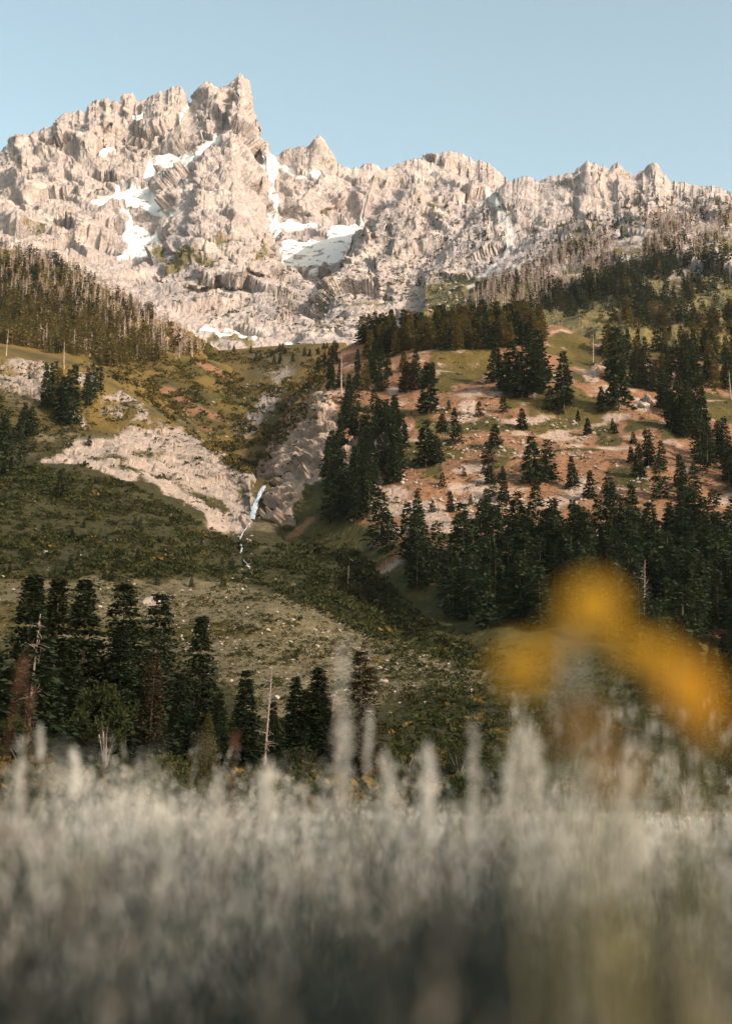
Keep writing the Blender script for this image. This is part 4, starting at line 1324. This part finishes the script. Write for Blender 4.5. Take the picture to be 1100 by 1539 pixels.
# ------------------------------------------------------------------ waterfall and stream
def water_mat():
    k = NT('falling_water')
    pos = k.n('ShaderNodeNewGeometry').outputs['Position']
    st = k.n('ShaderNodeVectorMath', {0: pos, 1: (2.2, 2.2, 0.25)}, operation='MULTIPLY').outputs[0]
    nz = k.noise(st, 1.0, 4, 0.7)
    c = k.mix(k.rng(nz, 0.4, 0.6), (0.12, 0.17, 0.22), (0.52, 0.58, 0.64))  # blue cast of the shaded gully is put into the water colour
    b = k.n('ShaderNodeBump', {'Height': nz, 'Strength': 0.8, 'Distance': 0.3})
    return k.out(k.n('ShaderNodeBsdfPrincipled', {'Base Color': c, 'Roughness': 0.35, 'Normal': b.outputs[0]}).outputs[0])


M_WATER = water_mat()


def cascade(name, path, seed):
    rng = np.random.default_rng(seed)
    pts, ws = [], []
    for u, v, wpx in path:
        l, nr, ob = hit(u, v)
        pts.append(np.array(l) + np.array([0, -0.9, 0.25]))
        ws.append(wpx / F * l.length * 0.24)
    pts, ws = np.array(pts), np.array(ws)
    t = np.linspace(0, len(pts) - 1, 10 * len(pts))
    k = np.arange(len(pts))
    C = np.stack([np.interp(t, k, pts[:, i]) for i in range(3)], 1)
    C += 0.25 * np.stack([pnoise(np.stack([t * 1.7, t * 0 + j, t * 0], 1), seed) for j in range(3)], 1)
    W = np.interp(t, k, ws) * (1 + 0.5 * pnoise(np.stack([t * 2.3, t * 0, t * 0], 1), seed + 9))
    m = 9
    x = np.linspace(-1, 1, m)
    V = C[:, None] + np.stack([x[None] * W[:, None], -0.5 * (1 - x[None] ** 2) * np.ones((len(t), 1)) + 0.18 * rng.normal(0, 1, (len(t), m)), 0 * x[None] * W[:, None]], -1)
    back = V + np.array([0, 1.2, 0])
    n = len(t)
    i = np.arange(n - 1)[:, None] * m + np.arange(m - 1)[None]
    q = np.stack([i, i + 1, i + m + 1, i + m], -1).reshape(-1, 4)
    o = obj(name, mesh(name, np.concatenate([V.reshape(-1, 3), back.reshape(-1, 3)]), [q, q[:, ::-1] + n * m], M_WATER, None, True))
    tag(o, kind='structure')


cascade('waterfall', [(398, 731, 8), (393, 739, 15), (389, 748, 11), (385, 757, 14), (382, 768, 19), (379, 781, 15)], 1)
cascade('stream', [(376, 787, 3), (371, 794, 2), (365, 803, 3), (361, 811, 2)], 2)
cascade('stream', [(362, 819, 4), (364, 826, 7), (362, 832, 3)], 5)
cascade('stream', [(366, 842, 2), (372, 850, 5), (376, 857, 2), (380, 866, 5)], 3)

# ------------------------------------------------------------------ meadow grass
M_STRAW = leaf_mat('straw', (0.44, 0.42, 0.39), (0.66, 0.64, 0.61), 0.45, 1.5)
M_TAN = leaf_mat('tan_grass', (0.13, 0.115, 0.096), (0.25, 0.225, 0.195), 0.3, 1.5)
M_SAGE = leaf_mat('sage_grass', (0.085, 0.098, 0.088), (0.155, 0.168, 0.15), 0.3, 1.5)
M_GOLDG = leaf_mat('golden_forb', (0.14, 0.095, 0.03), (0.24, 0.17, 0.06), 0.3, 1.0)
M_DARKG = leaf_mat('sage_painted_shade', (0.012, 0.019, 0.019), (0.030, 0.037, 0.035), 0.15, 1.5)  # dark sage; shade among the near stems is put into the colour
M_FORB = leaf_mat('green_forb', (0.045, 0.045, 0.016), (0.09, 0.075, 0.025), 0.3, 1.0)
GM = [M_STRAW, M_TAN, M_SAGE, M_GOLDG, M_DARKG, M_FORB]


def strips(mb, base, h, lean, w, segs, mats, rng):
    """curved tapering blades"""
    n = len(base)
    t = np.linspace(0, 1, segs + 1)
    sd = unit(np.stack([-lean[:, 1], lean[:, 0], np.zeros(n)], 1) + rng.normal(0, 0.25, (n, 3)) * np.linalg.norm(lean, axis=1)[:, None])
    C = base[:, None] + lean[:, None] * (t[None, :, None] ** 1.8) + np.array([0, 0, 1.0]) * (h[:, None] * (t - 0.06 * t ** 3)[None])[..., None]
    ww = (w[:, None] * (1 - 0.85 * t[None]))[..., None] * sd[:, None]
    V = np.stack([C - ww, C + ww], 2).reshape(n, -1, 3)
    k = 2 * (segs + 1)
    f = np.array([[2 * i, 2 * i + 1, 2 * i + 3, 2 * i + 2] for i in range(segs)])
    Fq = (np.arange(n) * k)[:, None, None] + f[None]
    V0 = mb.n
    mb.V.append(V.reshape(-1, 3))
    mb.F.append(Fq.reshape(-1, 4) + V0)
    mb.M.append(np.repeat(mats, segs))
    mb.n += n * k
    return C


def grass():
    rng = np.random.default_rng(77)
    mb = MB()

    def patch(p, f, seed):
        q = np.stack([p[:, 0] * f, p[:, 1] * f * 0.7, np.full(len(p), 0.3)], 1)
        return fbm(q, 3, seed)

    def vtop(x, y):
        """how high the grass mass stands at this spot, in metres: low right at the lens, ragged further out"""
        return np.interp(y, [0.5, 0.9, 1.3, 2.0, 3.0, 6.0, 12, 20, 45, 130], [0.54, 0.62, 0.69, 0.79, 0.86, 0.83, 0.74, 0.60, 0.36, 0.22])

    # (tussocks, stalks in each, y0, y1, tussock radius, segments, half width, leaves, head pieces)
    for nt_, per, y0, y1, rad, segs, wd, leaves, kites in (
            (290, 50, 0.62, 1.5, 0.04, 4, 0.0014, 2, 12), (280, 46, 1.5, 4.5, 0.04, 4, 0.0015, 2, 10), (420, 5, 1.9, 8.0, 0.03, 4, 0.0014, 1, 16), (1250, 26, 4.5, 16, 0.07, 3, 0.0028, 2, 5),
            (5400, 8, 16, 60, 0.12, 2, 0.009, 1, 3), (6600, 6, 60, 128, 0.22, 2, 0.02, 1, 2)):
        y = np.sqrt(rng.uniform(y0 * y0, y1 * y1, nt_))
        x = rng.uniform(-1, 1, nt_) * (0.46 * y + 1.3)
        ctr = np.stack([x, y, np.zeros(nt_)], 1)
        th = vtop(x, y) * rng.uniform(0.74, 1.05, nt_) * (1 + 0.42 * patch(ctr, 0.8 if y1 < 20 else 0.07, 5))
        th += (rng.random(nt_) < (0.95 if per == 5 else 0.16)) * rng.uniform(0.0, 0.26, nt_) * (y > 1.9) * (y < 12)
        th -= 0.13 * sstep(0.13, 0.2, x / y) * (y > 1.5) * (y < 14)
        if y0 >= 60:
            th = th * rng.uniform(0.7, 1.25, nt_)
        tone = 0.85 * rng.random(nt_) + 1.5 * patch(ctr, 1.9 if y1 < 20 else 0.1, 15)
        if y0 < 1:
            cm = np.where(tone < -0.1, 1, np.where(tone < 1.05, 4, 2))  # nearest tussocks mostly take the shade-dark tone, darkening the grass toward the lens
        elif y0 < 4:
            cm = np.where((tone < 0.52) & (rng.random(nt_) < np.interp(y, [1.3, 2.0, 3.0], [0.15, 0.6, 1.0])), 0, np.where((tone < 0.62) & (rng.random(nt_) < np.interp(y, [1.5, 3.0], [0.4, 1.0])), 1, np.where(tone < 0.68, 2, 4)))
        else:
            cm = np.where(tone < 0.5, 0, np.where(tone < 0.85, 1, 2))
        if y0 >= 60:
            gold = (patch(ctr, 0.05, 44) > -0.1) & (y > 85) & (rng.random(nt_) < 0.75)
            cm = np.where(gold, np.where(rng.random(nt_) < 0.6, 3, 5), cm)
            th = np.where(gold, th * rng.uniform(0.9, 1.9, nt_), th)
        n = nt_ * per
        ti = np.repeat(np.arange(nt_), per)
        rr = rng.normal(0, 1, (n, 2)) * rad * rng.uniform(0.5, 1.5, nt_)[ti][:, None]
        p = ctr[ti] + np.concatenate([rr, np.zeros((n, 1))], 1)
        p[:, 1] = np.maximum(p[:, 1], 0.5)
        h = th[ti] * (1 - 0.45 * rng.random(n) ** 1.4)
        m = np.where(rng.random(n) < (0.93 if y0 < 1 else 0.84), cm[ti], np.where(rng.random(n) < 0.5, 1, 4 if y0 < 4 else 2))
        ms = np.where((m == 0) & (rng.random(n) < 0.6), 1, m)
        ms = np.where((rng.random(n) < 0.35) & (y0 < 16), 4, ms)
        tl = rng.normal(0, 0.10, (nt_, 2))
        lean = np.concatenate([h[:, None] * (tl[ti] + rng.normal(0, 0.05, (n, 2)) + rr / rad * 0.06 + [0.03, 0]), np.zeros((n, 1))], 1)
        C = strips(mb, p, h, lean, np.full(n, wd * 0.7) * rng.uniform(0.7, 1.3, n), segs, ms, rng)
        for _ in range(leaves):
            hl = h * rng.uniform(0.3, 0.75, n)
            a = rng.random(n) * 6.28
            ln = hl * rng.uniform(0.2, 0.6, n)
            ll = np.stack([np.cos(a) * ln, np.sin(a) * ln, np.zeros(n)], 1)
            lm = np.where(rng.random(n) < (0.12 if y0 < 4 else 0.3), m, np.where(rng.random(n) < (0.05 if y0 < 1 else 0.2), 2, 4 if y0 < 16 else 1))  # low leaves mostly carry the painted shade tone
            strips(mb, p + rng.normal(0, 0.012, (n, 3)) * [1, 1, 0], hl, ll, np.full(n, wd * 1.5) * rng.uniform(0.7, 1.4, n), segs, lm, rng)
        for _ in range(kites):                       # feathery heads
            t = 1 - 0.32 * rng.random(n) ** 1.3
            ix = np.minimum(t, 0.995) * segs
            i0 = np.minimum(ix.astype(int), segs - 1)
            fr = (ix - i0)[:, None]
            B = C[np.arange(n), i0] * (1 - fr) + C[np.arange(n), i0 + 1] * fr
            L = (0.03 if y1 < 20 else 0.08) * rng.uniform(0.5, 1.2, n)
            A = unit(np.stack([rng.normal(0, 0.4, n), rng.normal(0, 0.4, n), np.ones(n)], 1)) * L[:, None]
            S = unit(rng.normal(0, 1, (n, 3)) * [1, 1, 0.2]) * (wd * (2.0 if y1 < 5 else 1.3))
            mb.kites(B, A, S)
            mb.M[-1] = m
    # thin low blades close to the lens, coloured dark for the shade among the stems
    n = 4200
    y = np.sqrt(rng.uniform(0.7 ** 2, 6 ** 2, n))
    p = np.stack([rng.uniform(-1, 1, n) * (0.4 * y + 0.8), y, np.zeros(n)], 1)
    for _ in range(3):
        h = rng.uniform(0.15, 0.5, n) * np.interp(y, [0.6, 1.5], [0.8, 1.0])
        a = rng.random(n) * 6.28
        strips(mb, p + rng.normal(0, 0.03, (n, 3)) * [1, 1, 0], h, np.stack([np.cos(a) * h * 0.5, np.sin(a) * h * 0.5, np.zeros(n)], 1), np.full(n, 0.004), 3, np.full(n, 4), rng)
    o = obj('meadow_grass', mb.mesh('meadow_grass', GM))
    tag(o, 'pale dry meadow grass with feathery heads filling the lower part of the view', 'grass', kind='stuff')


grass()


# ------------------------------------------------------------------ single plumes, stalks and flowers close to the lens
M_RED = leaf_mat('red_seed', (0.19, 0.085, 0.058), (0.30, 0.15, 0.105), 0.3, 8.0)
M_PETAL = leaf_mat('yellow_petal', (0.27, 0.155, 0.014), (0.34, 0.20, 0.02), 0.35, 20.0, (0.30, 0.17, 0.015))
M_PETAL2 = leaf_mat('orange_petal', (0.28, 0.14, 0.013), (0.33, 0.17, 0.016), 0.35, 20.0, (0.28, 0.145, 0.013))
M_PETAL3 = leaf_mat('faded_petal', (0.19, 0.085, 0.02), (0.27, 0.14, 0.03), 0.3, 20.0)
M_DISC = solid_mat('flower_disc', (0.13, 0.06, 0.02), (0.26, 0.13, 0.03), 300.0)
M_STEM = solid_mat('flower_stem', (0.10, 0.10, 0.04), (0.17, 0.14, 0.07), 30.0)
M_BROWN = leaf_mat('dry_leaf', (0.14, 0.085, 0.045), (0.22, 0.14, 0.08), 0.3, 20.0)


def stem_path(top, base, n=9, sway=0.02, seed=0):
    rng = np.random.default_rng(seed)
    t = np.linspace(0, 1, n)
    b = np.array(base)[None] * (1 - t)[:, None] + np.array(top)[None] * t[:, None]
    b[:, 0] += sway * np.sin(t * 3.1 + rng.random()) * (1 - t)
    return b


def plume(u, vt, Y, du, head, label, name='grass_plume', cat='grass plume', mat=None, wid=0.008, seed=0, dens=70):
    """a tall stalk whose feathery head ends at pixel (u, vt), its foot du pixels aside"""
    rng = np.random.default_rng(seed)
    if Y > 1 and name == 'grass_plume':
        Y *= 1.6
        wid *= 1.5
    if name == 'seed_stalk' and Y < 5:
        Y *= 2.2
    top = P(u, vt, Y)
    base = P(u + du, HZ, Y)
    base[2] = 0.0
    e = bpy.data.objects.new(name, None)
    COL.objects.link(e)
    e.location = base
    tag(e, label, cat)
    pts = stem_path(top, base, 12, 0.01, seed) - base
    obj('stem', MB().tube(pts, np.linspace(0.0016, 0.0008, 12), 5).mesh('stem', mat or M_STRAW, True), e)
    H = top[2]
    t = 1 - head / H * rng.random(dens) ** 0.6
    B = np.stack([np.interp(t, np.linspace(0, 1, 12), pts[:, i]) for i in range(3)], 1)
    prof = np.sin(np.clip((1 - t) / (head / H), 0.02, 1) * 2.6 + 0.3)
    A = np.stack([rng.normal(0, 0.5, dens), rng.normal(0, 0.5, dens), rng.uniform(0.5, 1.2, dens)], 1)
    A = unit(A) * (wid * (1.5 + 2.0 * prof))[:, None]
    S = unit(np.cross(A, rng.normal(0, 1, (dens, 3)))) * (wid * 0.3)
    obj('seed_head', MB().kites(B, A, S).mesh('seed_head', mat or M_STRAW), e)


PL = [(557, 1062, 2.4, -8, 0.16, 'tall pale plume in the middle, right of the brownish conifer'), (580, 1128, 2.2, 6, 0.12, 'shorter pale plume leaning against the tall middle one'),
      (641, 1120, 2.0, 4, 0.13, 'pale plume halfway between the middle plume and the bright pair'), (712, 1080, 1.9, -14, 0.16, 'bright pale plume bending right, left one of the bright pair'),
      (792, 1078, 1.7, -55, 0.17, 'bright pale plume slanting right toward the yellow flower'), (770, 1112, 2.1, -40, 0.13, 'fainter plume inside the slanting bright one'),
      (808, 1105, 2.1, -14, 0.12, 'upright plume just right of the slanting bright one'), (35, 1112, 2.6, 6, 0.14, 'pale plume below the red stalk at the left edge'),
      (60, 1090, 2.9, 10, 0.10, 'pale plume right of the red stalk at the left edge'), (112, 1128, 2.7, 6, 0.10, 'thin pale plume before the third big conifer'),
      (210, 1150, 2.4, 4, 0.11, 'thin pale plume under the ragged pair of conifers'), (330, 1155, 2.2, -8, 0.12, 'pale plume under the yellow-green young conifer'),
      (402, 1150, 2.0, 5, 0.12, 'pale plume below the bare grey snag'), (515, 960, 1.5, 12, 0.20, 'tall faint plume rising left of the brownish conifer'),
      (948, 1130, 1.6, -16, 0.14, 'pale greenish plume under the orange flower'), (1040, 1120, 1.9, -20, 0.12, 'faint plume at right before the dark leafy trees'),
      (858, 940, 1.0, 10, 0.14, 'wide blurred whitish plume rising between the yellow blooms')]
for i, (u, vt, Y, du, hd, lb) in enumerate(PL):
    plume(u, vt, Y, du * 1.6 + ((i * 13) % 7 - 3) * 5, hd * (1.1 + 0.9 * ((i * 5) % 4) / 3), lb, seed=i, wid=0.0065 * (0.7 + 0.6 * ((i * 7) % 5) / 4) if Y > 1 else 0.005 if u < 880 else 0.004, dens=110 if Y > 1 else (34 if u < 880 else 28))
plume(40, 982, 1.5, -120, 0.10, 'curved red seed stalk at the left edge before the bare snag', 'seed_stalk', 'seed stalk', M_RED, 0.0045, 40, 34)
plume(48, 1028, 1.7, -20, 0.07, 'second reddish stalk, right of the curved red one', 'seed_stalk', 'seed stalk', M_RED, 0.004, 41, 26)
plume(354, 1100, 1.9, -12, 0.05, 'short red-tipped stalk right of the yellow-green young conifer', 'seed_stalk', 'seed stalk', M_RED, 0.006, 42, 40)
plume(505, 1040, 2.0, 6, 0.06, 'faint red stalk before the sharp dark spire', 'seed_stalk', 'seed stalk', M_RED, 0.004, 43, 30)
plume(838, 1090, 6.0, -22, 0.3, 'thin tan stem crossing below the yellow flower', 'seed_stalk', 'seed stalk', M_TAN, 0.008, 44, 14)


def flower(u, v, Y, diam, foot_du, tilt, label, mats, seed, disc=True):
    rng = np.random.default_rng(seed)
    top = P(u, v, Y)
    base = P(u + foot_du, HZ, Y * 1.03)
    base[2] = 0.0
    e = bpy.data.objects.new('wildflower', None)
    COL.objects.link(e)
    e.location = base
    tag(e, label, 'flower')
    pts = stem_path(top, base, 14, 0.02, seed) - base
    st = obj('stem', MB().tube(pts, np.linspace(0.0022, 0.0014, 14), 7).mesh('stem', M_STEM, True), e)
    lf = MB()
    for k in range(4):
        i = 4 + 2 * k
        a = rng.random() * 6.28
        A = np.array([[math.cos(a), math.sin(a), 0.5]]) * 0.035
        lf.kites(pts[i][None], A, np.cross(A, [[0, 0, 1.0]]) * 0.18)
    obj('leaves', lf.mesh('leaves', M_STEM), st)
    hd = bpy.data.objects.new('flower_head', None)
    COL.objects.link(hd)
    hd.parent = e
    hd.location = pts[-1]
    hd.rotation_euler = tilt
    mb = MB()
    for ring, (n, r, z) in enumerate([(15, 0.5, 0.0), (12, 0.44, 0.0015)]):
        a = np.arange(n) / n * 6.28 + ring * 0.2 + rng.normal(0, 0.05, n)
        for k in range(n):
            L = diam * r * rng.uniform(0.9, 1.08)
            q = np.linspace(0, 1, 5)
            c, s_ = math.cos(a[k]), math.sin(a[k])
            wv = diam * 0.075 * np.array([0.5, 1.0, 1.1, 0.8, 0.15])
            zz = z + L * (0.25 * q - 0.35 * q * q) + rng.normal(0, 0.0004)
            x = 0.12 * diam + (L - 0.12 * diam) * q
            mid = np.stack([c * x, s_ * x, zz], 1)
            sd = np.array([-s_, c, 0.0])
            V = np.stack([mid - sd * wv[:, None], mid + [0, 0, -0.0006], mid + sd * wv[:, None]], 1).reshape(-1, 3)
            f = []
            for i in range(4):
                for j in range(2):
                    f.append([3 * i + j, 3 * i + j + 1, 3 * i + j + 4, 3 * i + j + 3])
            mb.add(V, f)
    obj('petals', mb.mesh('petals', mats, True), hd)
    V, Fc = rock_arrays(seed, 2, 0.05)
    obj('disc', mesh('disc', V * np.array([diam * 0.3, diam * 0.3, diam * 0.16]), [Fc], M_DISC, None, True), hd)


flower(783, 1000, 0.80, 0.034, 40, (math.radians(62), 0, math.radians(-12)), 'blurred yellow wildflower, leftmost of the blooms before the dark stand', M_PETAL, 1)
flower(893, 910, 0.80, 0.037, 15, (math.radians(70), 0, math.radians(6)), 'blurred yellow wildflower, topmost of the blooms before the dark stand', M_PETAL, 2)
flower(1035, 1030, 0.78, 0.038, -80, (math.radians(66), 0, math.radians(18)), 'blurred orange wildflower, rightmost bloom before the grove', M_PETAL2, 3)
flower(945, 975, 0.84, 0.024, -15, (math.radians(80), 0, math.radians(30)), 'smaller blurred yellow wildflower between the topmost and rightmost blooms', M_PETAL, 5)
flower(838, 960, 0.86, 0.025, 20, (math.radians(75), 0, math.radians(-30)), 'small blurred yellow wildflower between the leftmost and topmost blooms', M_PETAL, 8)
flower(990, 985, 0.82, 0.024, -40, (math.radians(72), 0, math.radians(12)), 'blurred mustard wildflower touching the rightmost bloom from above', M_PETAL, 9)
flower(1066, 1085, 0.76, 0.020, -90, (math.radians(80), 0, math.radians(30)), 'small deep orange wildflower hanging just under the rightmost bloom', M_PETAL2, 7)
flower(872, 1098, 0.72, 0.025, 10, (math.radians(100), 0, math.radians(-10)), 'faded rusty orange wildflower hanging lowest among the blooms', M_PETAL3, 4)
flower(925, 1165, 0.75, 0.026, 0, (math.radians(110), 0, math.radians(40)), 'withered brownish wildflower just above the grass tips', M_BROWN, 6)

# ------------------------------------------------------------------ air
def haze():
    x0, x1, y0, y1, z0, z1 = -2600, 2600, -60, 4600, -30, 2300
    V = np.array([(x, y, z) for x in (x0, x1) for y in (y0, y1) for z in (z0, z1)], float)
    Fc = [[0, 1, 3, 2], [4, 6, 7, 5], [0, 4, 5, 1], [2, 3, 7, 6], [0, 2, 6, 4], [1, 5, 7, 3]]
    k = NT('air')
    pv = k.n('ShaderNodeVolumePrincipled', {'Color': (0.82, 0.87, 0.93, 1), 'Density': 0.000014, 'Anisotropy': 0.2})
    o_ = k.n('ShaderNodeOutputMaterial')
    k.t.links.new(pv.outputs[0], o_.inputs['Volume'])
    o = obj('haze', mesh('haze', V, [np.array(Fc)], k.m))
    tag(o, 'thin morning haze lying between meadow and peaks', 'haze', kind='stuff')


haze()
